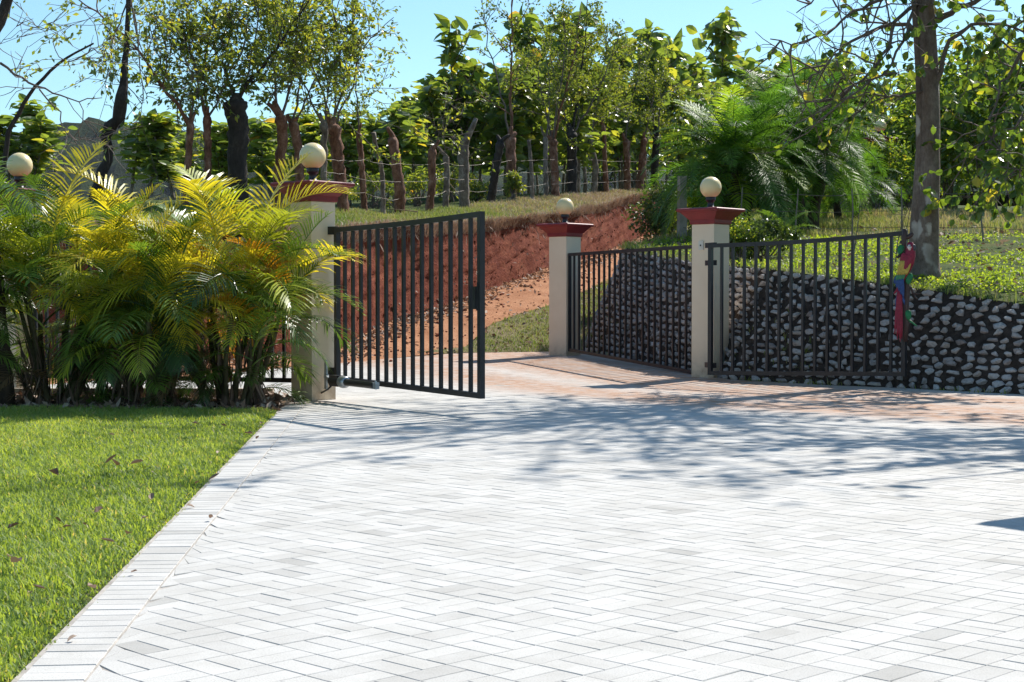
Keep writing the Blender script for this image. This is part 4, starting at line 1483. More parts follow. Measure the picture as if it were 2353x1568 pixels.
for k, (vx, vy, Y) in enumerate(teak_list):
    front = Y < 58
    if 1380 < vx < 1745:                     # keep off the road: stand behind the fence line
        while (vx - 1176.5) / FPX * Y > np.interp(Y, [46.3, 50, 54.5, 66, 90], [1.6, 2.8, 4.3, 8, 15.7]) - .5:
            Y += 1.5
    p = at(vx, vy, Y)
    z = gz(p[0], p[1])
    H = max(2.5, p[2] - z)
    lab = special.get(k)
    if lab is None and front:
        near_ = min(TEAK_BY, key=lambda q: abs(q[0] - vx))
        lab = ('tall' if vy < 120 else 'middle-sized' if vy < 245 else 'low') + ' teak tree showing ' + ('just left of' if vx < near_[0] - 12 else 'just right of' if vx > near_[0] + 12 else 'straight above') + ' the ' + near_[1]
        while lab in TEAK_USED:
            lab = lab.replace('teak tree', 'bushy teak tree' if 'bushy' not in lab else 'teak')
        TEAK_USED.add(lab)
    elif lab is None:
        lab = 'large-leaved teak tree deep in the plantation, mostly hidden by those in front'
    t = thing('teak_tree', lab, 'tree', (p[0], p[1], z - .05), 'teak plantation')
    tm, cm = TEAK[k % len(TEAK)]
    a = rng.uniform(0, 6.28)
    for nm, me in (('trunk', tm), ('crown', cm)):
        o = link(nm, me, t)
        o.rotation_euler = (0, 0, a)
        s = H / 7.0
        w_ = max(s, .75)
        o.scale = (w_, w_, s)

# ------------------------------------------------------------------ leafy bushes and background trees
def bush(name, label, cat, pos, size, n, lsize, mat, group=None, seed=0, clumps=26, stem='twig', wratio=.6, dens=.42, broad=False):
    g = np.random.default_rng(seed)
    pos = np.array(pos, float)
    t = thing(name, label, cat, pos, group)
    sx, sy, sz = size
    C = rand_dir(clumps, .15, g) * (g.random((clumps, 1)) ** .5) * np.array((sx, sy, sz)) * .5 * .85
    C[:, 2] += sz * .52
    C += pos
    mb = MB()
    for c in C[: min(clumps, 14)]:
        root = pos + np.array((g.normal() * sx * .04, g.normal() * sy * .04, -.05))
        midp = root + (c - root) * .5 + np.array((0, 0, .12 * sz))
        mb.tube(resample([root, midp, c], 7) + np.r_[np.zeros((1, 3)), g.normal(size=(6, 3)) * .03], np.linspace(.016 + .012 * sz * .3, .005, 7), 5)
    part('stems', mb, MAT[stem], t, True)
    N = int(n)
    ci = g.integers(0, clumps, N)
    rad = g.uniform(.6, 1.3, clumps) * dens * min(sx, sz) * .5
    off = rand_dir(N, 0, g) * (g.random((N, 1)) ** .45) * rad[ci][:, None]
    P = C[ci] + off * np.array((1, 1, .85))
    P[:, 2] = np.maximum(P[:, 2], pos[2] + .03)
    d = unit(off) * .8 + g.normal(size=(N, 3)) * .55 + np.array((0, 0, -.25))
    L = g.uniform(.7, 1.3, N) * lsize
    mb = MB()
    tint = np.clip(g.beta(1.7, 2.3, N) + g.normal(size=clumps)[ci] * .08, 0, 1)
    if broad:
        broad_leaves(mb, P, d, rand_dir(N, 1.0, g), L, L * wratio, tint, .3, .25)
    else:
        leaves(mb, P, d, rand_dir(N, 1.0, g), L, L * wratio, tint, .3, .15)
    part('foliage', mb, MAT[mat], t)
    return t


def foot(vx, vy, Y):
    p = at(vx, vy, Y)
    return np.array((p[0], p[1], gz(p[0], p[1])))


bush('shrub', 'dark green shrub on the bank edge left of the right gate pillar', 'shrub', foot(1530, 540, 33), (1.5, 1.5, 1.35), 3600, .075, 'leaf_dark', None, 301, 30)
bush('shrub', 'low dark leafy shrub by the concrete post behind the right gate pillar', 'shrub', foot(1470, 560, 34), (1.1, 1.0, .8), 1600, .07, 'leaf_dark', None, 302, 18)
bush('shrub', 'spreading grey-green groundcover shrub right of the right gate pillar', 'shrub', foot(1745, 560, 25), (1.5, 1.8, .75), 3000, .06, 'leaf_dark', None, 303, 26)
bush('shrub', 'low glossy shrub right behind the cap of the right gate pillar', 'shrub', foot(1690, 560, 24.5), (.9, 1.0, .65), 1800, .055, 'leaf_round', None, 304, 18)
for k, (vx, Y, w, h, lab) in enumerate([(2090, 52, 2.2, 4.6, 'leafy tree just right of the far lamp, behind the lichened trunk'), (2185, 44, 2.6, 4.6, 'bushy broad-leaved tree right of the lichened trunk at the field edge'), (2275, 42, 2.8, 5.0, 'bushy tree second from the right edge at the field edge'),
                                      (2365, 40, 2.8, 5.2, 'bushy tree cut by the right edge of the picture'), (1960, 52, 2.4, 5.0, 'bushy tree above the picket fence behind the green palms')]):
    bush('broadleaf_tree', lab, 'tree', foot(vx, 480, Y), (w * 1.25, w * 1.25, h), 3000, .20, 'leaf_round', 'trees at the field edge', 320 + k, 60, 'twig', .75, .46)
for k, (vx, Y, w, h, lab) in enumerate([(1380, 60, 3.4, 5.0, 'pale small-leaved tree behind the blackened fence trunk'), (1470, 60, 3.6, 5.2, 'pale small-leaved tree behind the last fence trunks'), (1570, 67, 3.8, 5.4, 'pale small-leaved tree left above the green palms'), (1650, 76, 3.6, 5.6, 'pale small-leaved tree behind the green palms')]):
    bush('pale_tree', lab, 'tree', foot(vx, 440, Y), (w, w, h), 4200, .11, 'leaf_light', 'pale trees behind the fence line', 340 + k, 46, 'twig', .55, .42)
bush('shrub', 'leafy shrub hiding the shaft of the far lamp pillar', 'shrub', foot(2012, 500, 38.6), (1.9, 1.2, 1.95), 2600, .11, 'leaf_round', None, 306, 30)
# weeds below the fence trunks
for k, (vx, Y, w, h, lab) in enumerate([(960, 41, 1.6, 1.0, 'low weedy bush left of the antlered fence trunk'), (1095, 43, 1.3, .8, 'low weedy bush between the antlered and the leaning fence trunks'), (860, 38, 1.8, .9, 'low weedy bush between the thin fence poles'), (1180, 41.1, .5, .7, 'small green weed at the foot of the stout red fence trunk'),
                                       (1030, 44, 1.4, 1.0, 'low weedy bush behind the knotty fence trunk'), (1560, 44, 2.0, 1.4, 'dark undergrowth left of the green palms')]):
    bush('weed_bush', lab, 'bush', foot(vx, 460, Y), (w, w * .7, h), 900, .085, 'leaf_small', 'weedy bushes below the fence trunks', 360 + k, 16)

# ------------------------------------------------------------------ palms
def frond_mesh(seed, e0, e1, npair=42, lmax=.34, width=.020, vee=.45, droop=.35, start=.20, fwd=.75, curve=1.0, mat_='palm'):
    g = np.random.default_rng(seed)
    n = 22
    el = R(e0) + (R(e1) - R(e0)) * np.linspace(0, 1, n) ** curve
    side = np.cumsum(g.normal(size=n) * .012)
    P = np.zeros((n, 3))
    for k in range(1, n):
        P[k] = P[k - 1] + np.array((math.cos(el[k]), side[k], math.sin(el[k]))) / (n - 1)
    T = unit(np.gradient(P, axis=0))
    mb = MB()
    mb.tube(P, np.linspace(.0095, .0018, n), 5, cap=False, tint=.35)
    for k in range(npair):
        u = start + (1 - start) * (k + .3) / npair
        x = u * (n - 1.001); i = int(x); p = P[i] + (P[i + 1] - P[i]) * (x - i)
        t = T[i]
        up = unit(np.cross(t, (0, 1, 0))); up = up if up[2] > 0 or abs(up[2]) < .2 and up[0] < 0 else -up
        v = (u - start) / (1 - start)
        L = lmax * (.50 + .55 * math.sin(math.pi * min(1, v * .92 + .12))) * (1 - .45 * max(0, v - .75) / .25)
        for s in (-1, 1):
            if g.random() < .04:
                continue
            sd = np.array((0, s, 0.0))
            f = fwd * (.75 + 1.1 * v * v) + g.normal() * .06
            d0 = unit(t * f + sd * 1.0 + up * (vee + g.normal() * .09))
            dn = np.array((0, 0, -1.0))
            l = L * g.uniform(.88, 1.08)
            dr = droop * g.uniform(.6, 1.4)
            pts = [p, p + d0 * l * .3, p + d0 * l * .62 + dn * l * dr * .18, p + d0 * l * .92 + dn * l * dr * .55]
            w = width * g.uniform(.8, 1.15)
            wv = unit(np.cross(d0, up)) * w / 2 * 1.0
            wv = unit(wv + up * .35 * s * 0) * w / 2
            V = [pts[0] - wv * .5, pts[0] + wv * .5, pts[1] - wv, pts[1] + wv, pts[2] - wv * .8, pts[2] + wv * .8, pts[3]]
            mb.add(V, [np.array([(0, 1, 3, 2), (2, 3, 5, 4)]), np.array([(4, 5, 6)])], tint=np.clip(.5 + g.normal() * .28, 0, 1))
    return mb.mesh('frond', MAT[mat_], False)


FR_UP = [frond_mesh(400 + k, 84, e1, 29, .35, .0165, .5, .36) for k, e1 in enumerate((38, 20, 5, -12))]
FR_MID = [frond_mesh(410 + k, 66, e1, 29, .37, .0165, .42, .44) for k, e1 in enumerate((-5, -25, -48, -62))]
FR_LOW = [frond_mesh(420 + k, 40, e1, 28, .38, .0165, .22, .6) for k, e1 in enumerate((-40, -62, -78))]
FR_FINE = [frond_mesh(430 + k, e0, e1, 46, .25, .0105, .35, .45, .10, .55, mat_='palm_fine') for k, (e0, e1) in enumerate(((80, 15), (62, -25), (45, -55), (25, -70), (5, -80)))]


def place_frond(parent, mesh, p, az, L, tilt, color):
    o = bpy.data.objects.new('frond', mesh)
    COL.objects.link(o)
    o.parent = parent
    o.location = Vector(p) - parent.location
    o.rotation_euler = (tilt, 0, az)
    o.scale = (L, L, L)
    o.color = (*color, 1)
    return o


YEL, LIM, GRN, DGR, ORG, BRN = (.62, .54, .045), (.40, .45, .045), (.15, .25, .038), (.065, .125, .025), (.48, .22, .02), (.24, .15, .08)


def areca(label, x, y, nstem, rad, height, nfr, seed, gold=.5, group='yellow palm clumps along the lawn', scale=1.0, spread=1.0):
    g = np.random.default_rng(seed)
    z = gz(x, y)
    t = thing('palm_clump', label, 'palm', (x, y, z), group)
    per = max(3, round(nfr / nstem))
    for s in range(nstem):
        a = g.uniform(0, 6.28); r = rad * math.sqrt(g.random())
        b = np.array((x + r * math.cos(a), y + r * math.sin(a) * .8, z - .05))
        H = height * g.uniform(.46, 1.0)
        lean = unit(np.array((math.cos(a) * .30 * spread, math.sin(a) * .26 * spread, 1)))
        st = wander(b, lean, H, 9, .05, .02, g)
        mb = MB()
        r0 = g.uniform(.022, .036)
        mb.tube(st, r0 * np.linspace(1.2, .8, 10) * (1 + .08 * np.sin(np.arange(10) * 2.5)), 7)
        part('stem', mb, MAT['palm_stem'], t, True)
        top = st[-1]
        az0 = g.uniform(0, 6.28)
        for k in range(per):
            az = az0 + k * 2.4 + g.normal() * .35
            f = (k + .5) / per                     # 0 oldest, 1 youngest
            zfrac = np.clip((top[2] - z) / height, 0, 1)
            if f > .66:
                me = FR_UP[int(g.integers(4))]; L = g.uniform(.95, 1.35)
            elif f > .3:
                me = FR_MID[int(g.integers(4))]; L = g.uniform(.95, 1.35)
            else:
                me = FR_LOW[int(g.integers(3))]; L = g.uniform(.85, 1.2)
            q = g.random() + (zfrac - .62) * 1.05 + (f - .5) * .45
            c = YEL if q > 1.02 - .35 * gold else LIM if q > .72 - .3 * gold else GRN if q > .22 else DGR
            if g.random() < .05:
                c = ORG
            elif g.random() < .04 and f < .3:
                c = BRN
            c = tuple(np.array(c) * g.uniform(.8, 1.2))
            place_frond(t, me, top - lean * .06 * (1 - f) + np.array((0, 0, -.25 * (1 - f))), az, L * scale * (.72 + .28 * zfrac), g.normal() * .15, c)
    # old sheaths and suckers round the foot
    for k in range(15):
        a = g.uniform(0, 6.28); r = rad * g.uniform(.3, 1.1)
        p = np.array((x + r * math.cos(a), y + r * math.sin(a) * .8, z + g.uniform(.0, .35)))
        c = BRN if g.random() < .35 else DGR if g.random() < .6 else GRN
        place_frond(t, FR_LOW[int(g.integers(3))] if g.random() < .35 else FR_MID[int(g.integers(4))], p, a + g.normal() * .6, g.uniform(.45, .85), g.normal() * .2, tuple(np.array(c) * g.uniform(.7, 1.1)))
    mb = MB()
    N = 130
    a = g.uniform(0, 6.28, N)
    P = np.stack([x + rad * .95 * np.cos(a), y + rad * .75 * np.sin(a), z + g.uniform(0, .55, N)], 1)
    d = np.stack([np.cos(a) * .35, np.sin(a) * .35, g.choice([-1, 1], N) * np.ones(N)], 1)
    leaves(mb, P, d, rand_dir(N, 0, g), g.uniform(.2, .55, N), .018, g.uniform(0, .6, N), .1, .1)
    o = part('dry_sheaths', mb, MAT['litter'], t)
    o['kind'] = 'stuff'
    return t


areca('big yellow palm clump nearest the left gate pillar, fronds reaching over its cap', -3.02, 17.15, 14, .27, 1.75, 84, 501, .62)
areca('dense green and gold palm clump mid-hedge with a thick dark base', -3.93, 17.1, 14, .27, 1.68, 84, 502, .50)
areca('yellow-topped palm clump left of the middle clump', -4.95, 17.25, 13, .27, 1.72, 84, 503, .20)
areca('golden palm clump standing a little behind the front palms', -4.35, 17.75, 6, .2, 1.6, 28, 504, .58, spread=.7)
areca('dark green palm clump at the left edge before the half hidden lamp pillar', -6.05, 17.2, 9, .30, 1.75, 46, 505, -.35, scale=.95)
HERO = [(-2.80, 17.25, 1.55, 5, FR_UP[3], 1.45, YEL), (-2.85, 17.3, 1.45, 40, FR_UP[0], 1.5, YEL), (-2.95, 17.2, 1.5, 150, FR_UP[1], 1.45, LIM), (-2.75, 17.1, 1.0, -5, FR_MID[0], 1.35, LIM), (-2.80, 16.95, 1.05, -55, FR_MID[3], 1.3, LIM),
        (-2.7, 17.2, .85, 15, FR_MID[2], 1.3, GRN), (-3.1, 17.0, 1.5, -95, FR_UP[2], 1.3, YEL), (-2.75, 17.15, 1.25, -25, FR_MID[1], 1.2, GRN)]
HERO2 = [(-3.9, 17.0, 1.6, 175, FR_UP[2], 1.45, YEL), (-3.85, 17.05, 1.55, 20, FR_UP[2], 1.35, YEL), (-3.95, 16.9, 1.2, -120, FR_MID[2], 1.3, YEL), (-3.8, 16.9, .95, -60, FR_MID[3], 1.2, GRN), (-3.9, 16.85, .8, -90, FR_LOW[0], 1.2, GRN)]
HERO3 = [(-4.9, 17.0, 1.6, 60, FR_UP[0], 1.45, YEL), (-4.95, 17.0, 1.3, 170, FR_MID[1], 1.2, YEL), (-4.95, 16.95, 1.15, 195, FR_MID[2], 1.35, YEL), (-4.9, 16.95, .75, 205, FR_MID[3], 1.3, LIM)]
clumps_ = [o for o in COL.objects if o.name.startswith('palm_clump')]
HERO5 = [(-5.75, 17.6, 1.35, 60, FR_UP[1], 1.15, GRN), (-5.9, 17.5, 1.3, 100, FR_UP[2], 1.2, DGR), (-5.6, 17.4, 1.2, 20, FR_MID[1], 1.15, GRN), (-5.5, 17.3, 1.1, 150, FR_MID[2], 1.1, GRN), (-5.85, 17.2, 1.15, -70, FR_MID[2], 1.2, DGR),
         (-5.3, 17.2, 1.0, 80, FR_UP[3], 1.2, GRN), (-5.6, 17.1, .9, -100, FR_MID[3], 1.2, GRN), (-5.4, 17.0, .8, 200, FR_LOW[0], 1.1, DGR), (-5.95, 17.5, 1.5, 75, FR_UP[0], 1.15, GRN), (-5.45, 17.5, 1.35, 120, FR_UP[2], 1.15, DGR), (-5.2, 17.3, 1.2, 165, FR_UP[1], 1.1, GRN)]
for k_ in range(16):
    HERO5.append((-5.75 + .055 * k_, 17.35 + .3 * (k_ % 3) / 2, 1.45 + .10 * (k_ % 4), (k_ * 137) % 360, (FR_MID + FR_UP)[(k_ * 3) % 8], .92 + .05 * (k_ % 3), GRN if k_ % 3 else DGR))
for hero, root in ((HERO, clumps_[0]), (HERO2, clumps_[1]), (HERO3, clumps_[2]), (HERO5, clumps_[4])):
    for (x, y, z, az, me, L, c) in hero:
        place_frond(root, me, (x, y, z), R(az), L, 0, c)
# single dark palm trunk at the left edge
t = thing('leaning_palm', 'dark slanted palm stem at the very left edge of the lawn', 'palm', (-5.48, 17.0, gz(-5.48, 17.0)))
mb = MB()
mb.tube(resample([at(18, 930, 17.0), at(6, 800, 17.0), at(-8, 640, 17.05), at(-20, 480, 17.1)], 10), np.linspace(.085, .06, 10), 10, lump=.05)
part('stem', mb, MAT['palm_trunk'], t, True)
for k in range(5):
    place_frond(t, (FR_MID + FR_LOW + FR_UP)[k % 11], at(-20, 480, 17.1), 2.2 + k * .8, 1.3, 0, DGR if k % 3 else GRN)


def date_palm(label, p, H, ncrown, nfr, seed, L=1.35, group='fine-leaved palms behind the right gate', trunk_r=.075, spread=.35):
    g = np.random.default_rng(seed)
    t = thing('feather_palm', label, 'palm', p, group)
    for s in range(ncrown):
        a = s * 6.28 / ncrown + g.normal() * .3
        b = np.array(p) + np.array((math.cos(a) * spread * .5, math.sin(a) * spread * .5, -.08))
        hh = H * g.uniform(.72, 1.0)
        st = wander(b, (math.cos(a) * .16, math.sin(a) * .16, 1), hh, 9, .04, .03, g)
        mb = MB()
        mb.tube(st, trunk_r * np.linspace(1.15, .95, 10), 9, lump=.10)
        part('trunk', mb, MAT['palm_trunk'], t, True)
        for k in range(nfr):
            f = k / nfr
            me = FR_FINE[min(4, int(f * 5.2))]
            c = tuple(np.array(GRN if g.random() > .45 else DGR if g.random() > .3 else LIM) * g.uniform(.65, 1.05) * np.array((.8, 1, .9)))
            place_frond(t, me, st[-1] - np.array((0, 0, .18 * f)), k * 2.39996 + g.normal() * .2, L * g.uniform(.85, 1.15), g.normal() * .12, c)
    return t


fp = foot(1690, 500, 31)
date_palm('bushy fine-leaved palm directly behind the right gate pillar', fp, 1.7, 4, 32, 601, 1.7)
fp = foot(1828, 500, 33)
date_palm('tall fine-leaved palm group with several dark trunks, right of the right gate pillar', fp, 2.1, 4, 34, 602, 1.6, trunk_r=.11, spread=.7)
fp = foot(1800, 470, 37)
date_palm('fine-leaved palm showing its top between the two nearer ones', fp, 3.0, 3, 34, 603, 1.75)
fp = foot(1945, 490, 36)
date_palm('fine-leaved palm hanging over the picket fence', fp, 1.15, 2, 24, 604, 1.25)
# little cycad-like fern palms beside the pillar cap
fp = foot(1800, 540, 27.5)
t = thing('young_palm', 'small silvery young palm above the right gate beside the pillar cap', 'palm', fp)
mb = MB(); mb.tube(np.array([fp - (0, 0, .05), fp + (0, 0, .12)]), [.05, .04], 8); part('stem', mb, MAT['palm_trunk'], t, True)
for k in range(13):
    place_frond(t, FR_FINE[k % 4], fp + (0, 0, .1), k * 2.4, .75, 0, tuple(np.array(GRN) * .9))

# ------------------------------------------------------------------ pale-barked tree on the terrace
tp = at(2128, 655, 21.9); tp[2] = gz(tp[0], tp[1])
tree = thing('lichened_tree', 'tree with a mottled lichened trunk behind the stone wall, next to the parrot ornament', 'tree', tp)
g = np.random.default_rng(71)
trunk_pts = [tp - (0, 0, .15), at(2129, 625, 21.9), at(2131, 560, 21.9), at(2136, 430, 21.9), at(2139, 300, 21.9), at(2137, 170, 21.9), at(2130, 60, 21.9), at(2128, -60, 21.9), at(2150, -260, 21.9), at(2165, -480, 21.9)]
tr_path = resample(trunk_pts, 26)
mb = MB()
rw = np.interp(np.linspace(0, 1, 26), [0, .035, .1, .3, .6, .8, 1], [.27, .185, .150, .125, .112, .085, .03])
mb.tube(tr_path, rw, 14, lump=.03)
part('trunk', mb, MAT['bark_lichen'], tree, True)
mb = MB()
tr2 = resample([tp + np.array((-.13, .10, -.15)), at(2106, 600, 22.0), at(2110, 500, 22.0), at(2121, 330, 22.0), at(2118, 160, 22.02), at(2108, 30, 22.05), at(2098, -120, 22.1), at(2060, -330, 22.2)], 20)
mb.tube(tr2, np.interp(np.linspace(0, 1, 20), [0, .06, .2, .6, 1], [.19, .125, .10, .08, .03]), 12, lump=.04)
part('second_trunk', mb, MAT['bark_lichen'], tree, True)
Tl, Td = [], []


def limb(path, r0, nb, leafy, r1=None, tw=(.5, 1.2), down=-.02, dens=9):
    path = resample(path, 16)
    path[1:-1] += g.normal(size=(14, 3)) * .018
    mb = MB()
    mb.tube(path, np.linspace(r0, r1 or r0 * .25, 16), 7)
    for q in range(nb):
        f = g.uniform(.12, .99); i0 = min(14, int(f * 15))
        d = unit(unit(path[i0 + 1] - path[i0]) * .6 + rand_dir(1, .05, g)[0])
        t1 = wander(path[i0], d, g.uniform(*tw), 7, .20, down, g)
        mb.tube(t1, np.linspace(min(.016, r0 * .5), .004, 8), 4, cap=False)
        for w in range(3):
            i1 = int(g.integers(1, 7))
            t2 = wander(t1[i1], unit(t1[i1] - t1[i1 - 1]) + rand_dir(1, 0, g)[0] * .9, g.uniform(.25, .7), 5, .22, down, g)
            mb.tube(t2, np.linspace(.006, .0028, 6), 3, cap=False)
            k = g.poisson(dens * leafy)
            for u in g.uniform(.2, 1, k) * 4.99:
                ii = int(u)
                Tl.append(t2[ii] + (t2[ii + 1] - t2[ii]) * (u - ii)); Td.append(unit(t2[ii + 1] - t2[ii]) * .5 + g.normal(size=3) * .6 + np.array((0, 0, -.7)))
    part('limb', mb, MAT['twig'], tree, True)


Y0 = 21.9
limb([at(2140, 240, Y0), at(2160, 165, Y0 - .1), at(2180, 95, Y0 - .2), at(2225, 60, Y0 - .4), at(2300, 55, Y0 - .7), at(2400, 90, Y0 - 1.0)], .040, 9, .45)
limb([at(2140, 50, Y0), at(2200, 20, Y0 - .1), at(2260, -5, Y0 - .3), at(2380, -60, Y0 - .5)], .05, 8, .5)
limb([at(2425, 30, Y0 - .8), at(2360, 110, Y0 - .9), at(2300, 190, Y0 - 1.0), at(2270, 290, Y0 - 1.1), at(2240, 360, Y0 - 1.2)], .028, 9, .8)
limb([at(2440, 150, Y0 - 1.2), at(2380, 230, Y0 - 1.3), at(2330, 290, Y0 - 1.4), at(2250, 330, Y0 - 1.5), at(2190, 370, Y0 - 1.6)], .026, 10, .9)
limb([at(2440, 260, Y0 - .6), at(2380, 320, Y0 - .6), at(2320, 370, Y0 - .7), at(2260, 400, Y0 - .8)], .022, 10, .9)
limb([at(2440, 60, Y0 + .4), at(2390, 160, Y0 + .6), at(2350, 260, Y0 + .6), at(2340, 350, Y0 + .6)], .022, 9, .8)
limb([at(2440, 330, Y0 - 2.0), at(2380, 370, Y0 - 2.0), at(2320, 400, Y0 - 2.1)], .018, 7, .9)
limb([at(2120, 90, Y0), at(2080, 60, Y0), at(2030, 60, Y0 + .1), at(1960, 90, Y0 + .2), at(1900, 150, Y0 + .3), at(1850, 190, Y0 + .3)], .034, 12, 0.11)
limb([at(2110, 10, Y0), at(2060, 40, Y0 - .2), at(2040, 110, Y0 - .3), at(2000, 170, Y0 - .4), at(1930, 230, Y0 - .5), at(1830, 240, Y0 - .6)], .030, 12, 0.14)
limb([at(2100, -40, Y0), at(2030, -10, Y0 - .3), at(1960, 30, Y0 - .5), at(1900, 80, Y0 - .7), at(1820, 100, Y0 - .8), at(1770, 90, Y0 - .9)], .03, 12, 0.10)
limb([at(2105, -20, Y0), at(2075, 100, Y0 - .5), at(2030, 170, Y0 - .7), at(1940, 230, Y0 - .8), at(1850, 300, Y0 - .9)], .026, 11, 0.17)
limb([at(2125, 210, Y0), at(2060, 225, Y0 - .2), at(1990, 215, Y0 - .4), at(1900, 235, Y0 - .5)], .020, 9, 0.17)
limb([at(2110, -90, Y0), at(2000, -70, Y0 + .3), at(1900, -20, Y0 + .4), at(1830, 30, Y0 + .4)], .03, 10, 0.07)
# upper crown above the picture
top0 = tr_path[-9]
for k in range(34):
    a = g.uniform(0, 6.28)
    i0 = int(g.integers(15, 26))
    rr_ = g.uniform(1.5, 5.6)
    e = tr_path[i0] + np.array((math.cos(a) * rr_ - .2, math.sin(a) * rr_ - 1.6, g.uniform(.3, 3.6)))
    e[2] = max(e[2], 6.1 + .08 * k)
    m_ = (tr_path[i0] + e) / 2 + np.array((0, 0, .5))
    limb([tr_path[i0], m_, e], .035, 11, .50, tw=(.6, 1.4), dens=5)
Tl, Td = np.array(Tl), np.array(Td)
gap_ = np.array((9.17, 40.0, 5.40)) - np.array((0, 0, EYE))          # a gap in the twigs through which the far lamp shows
gap_ = gap_ / np.linalg.norm(gap_)
off_ = (Tl - (0, 0, EYE)) - ((Tl - (0, 0, EYE)) @ gap_)[:, None] * gap_
clear_ = np.linalg.norm(off_, axis=1) > .26
Tl, Td = Tl[clear_], Td[clear_]
N = len(Tl)
Lf = g.uniform(.085, .155, N); tint = np.clip(g.beta(1.5, 2.0, N), 0, 1)
nr = rand_dir(N, .6, g)
vis = in_view(Tl, 20, -10)
near = np.where(vis)[0]
near = near[np.argsort(-Lf[near] / Tl[near, 1])][:240]
lm = []
for k in range(5):
    mb = MB()
    broad_leaves(mb, np.zeros((1, 3)), np.array([(1.0, 0, 0)]), np.array([(0, 0, 1.0)]), 1.0, .85, np.array([(.1, .3, .45, .7, .97)[k]]), .25, .22)
    lm.append(mb.mesh('leaf', MAT['leaf_round']))
for i in near:
    d = unit(Td[i]); n_ = unit(nr[i] - d * (nr[i] @ d)); s_ = np.cross(n_, d)
    o = link('leaf', lm[min(4, int(tint[i] * 5.2))], tree)
    l = Lf[i]
    o.matrix_local = Matrix.Translation(-tree.location) @ Matrix([[d[0] * l, s_[0] * l, n_[0] * l, Tl[i, 0]], [d[1] * l, s_[1] * l, n_[1] * l, Tl[i, 1]], [d[2] * l, s_[2] * l, n_[2] * l, Tl[i, 2]], [0, 0, 0, 1]])
rest = np.setdiff1d(np.arange(N), near)
mb = MB()
broad_leaves(mb, Tl[rest], Td[rest], nr[rest], Lf[rest], Lf[rest] * .85, tint[rest], .25, .22)
o = part('crown', mb, MAT['leaf_round'], tree)
o['kind'] = 'stuff'

# a big tree to the right of the picture: it shades the drive
sp = np.array((9.9, 16.3, gz(9.9, 16.3)))
shade = thing('shade_tree', 'wide shade tree standing on the terrace to the right of the drive', 'tree', sp)
mb = MB()
st = wander(sp - (0, 0, .1), (-.10, -.05, 1), 4.4, 9, .05, .03, g)
mb.tube(st, np.linspace(.24, .14, 10), 10, lump=.05)
part('trunk', mb, MAT['bark_lichen'], shade, True)
SL, SD = [], []
for k in range(40):
    a = g.uniform(0, 6.28) if k < 18 else math.pi + g.normal() * .38
    br = wander(st[int(g.integers(6, 10))], (math.cos(a), math.sin(a), g.uniform(.3, 1.0)), g.uniform(1.4, 2.8) if k < 18 else g.uniform(2.6, 5.7), 10, .10, .02, g)
    mb = MB(); mb.tube(br, np.linspace(.06, .012, 11), 6)
    for q in range(11):
        i1 = int(g.integers(3, 11))
        t2 = wander(br[i1], rand_dir(1, .1, g)[0], g.uniform(.4, 1.0), 5, .2, -.02, g)
        mb.tube(t2, np.linspace(.012, .004, 6), 4, cap=False)
        for u in g.uniform(.2, 1, 5) * 4.99:
            ii = int(u); SL.append(t2[ii] + (t2[ii + 1] - t2[ii]) * (u - ii) + g.normal(size=3) * .06); SD.append(g.normal(size=3) + np.array((0, 0, -.7)))
    part('limb', mb, MAT['twig'], shade, True)
SL, SD = np.array(SL), np.array(SD)
mb = MB()
broad_leaves(mb, SL, SD, rand_dir(len(SL), .6, g), g.uniform(.10, .18, len(SL)), .12, np.clip(g.beta(1.5, 2, len(SL)), 0, 1), .25, .22)
part('crown', mb, MAT['leaf_round'], shade)

# ------------------------------------------------------------------ fence bits behind the terrace
cp = foot(1567, 520, 30.5)
t = thing('concrete_post', 'slim grey concrete fence post left of the right gate pillar cap', 'post', cp)
mb = MB()
ztop = at(1567, 405, 30.5)[2]
mb.box((cp[0], cp[1], (cp[2] + ztop) / 2 - .1), (.15, .15, ztop - cp[2] + .2), .3, taper=.9)
part('shaft', mb, MAT['concrete'], t)
pf = thing('picket_fence', 'weathered picket fence below the hanging palm fronds by the far lamp', 'fence', foot(1985, 500, 39.2))
p0, p1 = foot(1925, 500, 38.5), foot(2022, 500, 39.9)
for k in range(17):
    q = p0 + (p1 - p0) * k / 16
    mb = MB()
    h = 1.02 + rng.normal() * .03
    V0 = q - (0, 0, .08)
    mb.box((q[0], q[1], q[2] + h / 2 - .05), (.06, .02, h), .9)
    mb.add([(q[0] - .018, q[1] - .024, q[2] + h - .05), (q[0] + .018, q[1] + .024, q[2] + h - .05), (q[0], q[1], q[2] + h + .02)], np.array([(0, 1, 2)]))
    part('picket', mb, MAT['picket'], pf)
for zz in (.25, .8):
    mb = MB()
    mb.bar(p0 + (0.02, .03, zz), p1 + (0.02, .03, zz), .02, .06)
    part('rail', mb, MAT['picket'], pf)
pw = thing('pasture_fence', 'wire strands on thin stakes crossing the terrace below the green palms', 'wire fence', foot(1780, 520, 29))
ST = [foot(1570, 520, 30.4), foot(1700, 520, 29.8), foot(1829, 520, 29.3), foot(1958, 520, 29.0), foot(2072, 520, 28.6), foot(2260, 520, 28.0), foot(2420, 520, 27.6)]
for q in ST[1:-1]:
    mb = MB()
    mb.tube(wander(q - (0, 0, .1), (rng.normal() * .04, 0, 1), 1.05, 5, .04, 0, rng), np.linspace(.018, .012, 6), 6)
    part('stake', mb, MAT['picket'], pw)
for hgt in (.25, .55, .85):
    P = resample([q + np.array((0, 0, hgt)) for q in ST], 40)
    P[:, 2] -= .03 * np.abs(np.sin(np.arange(40) * .48))
    mb = MB(); mb.tube(P, .005, 4, cap=False)
    part('wire', mb, MAT['wire'], pw)
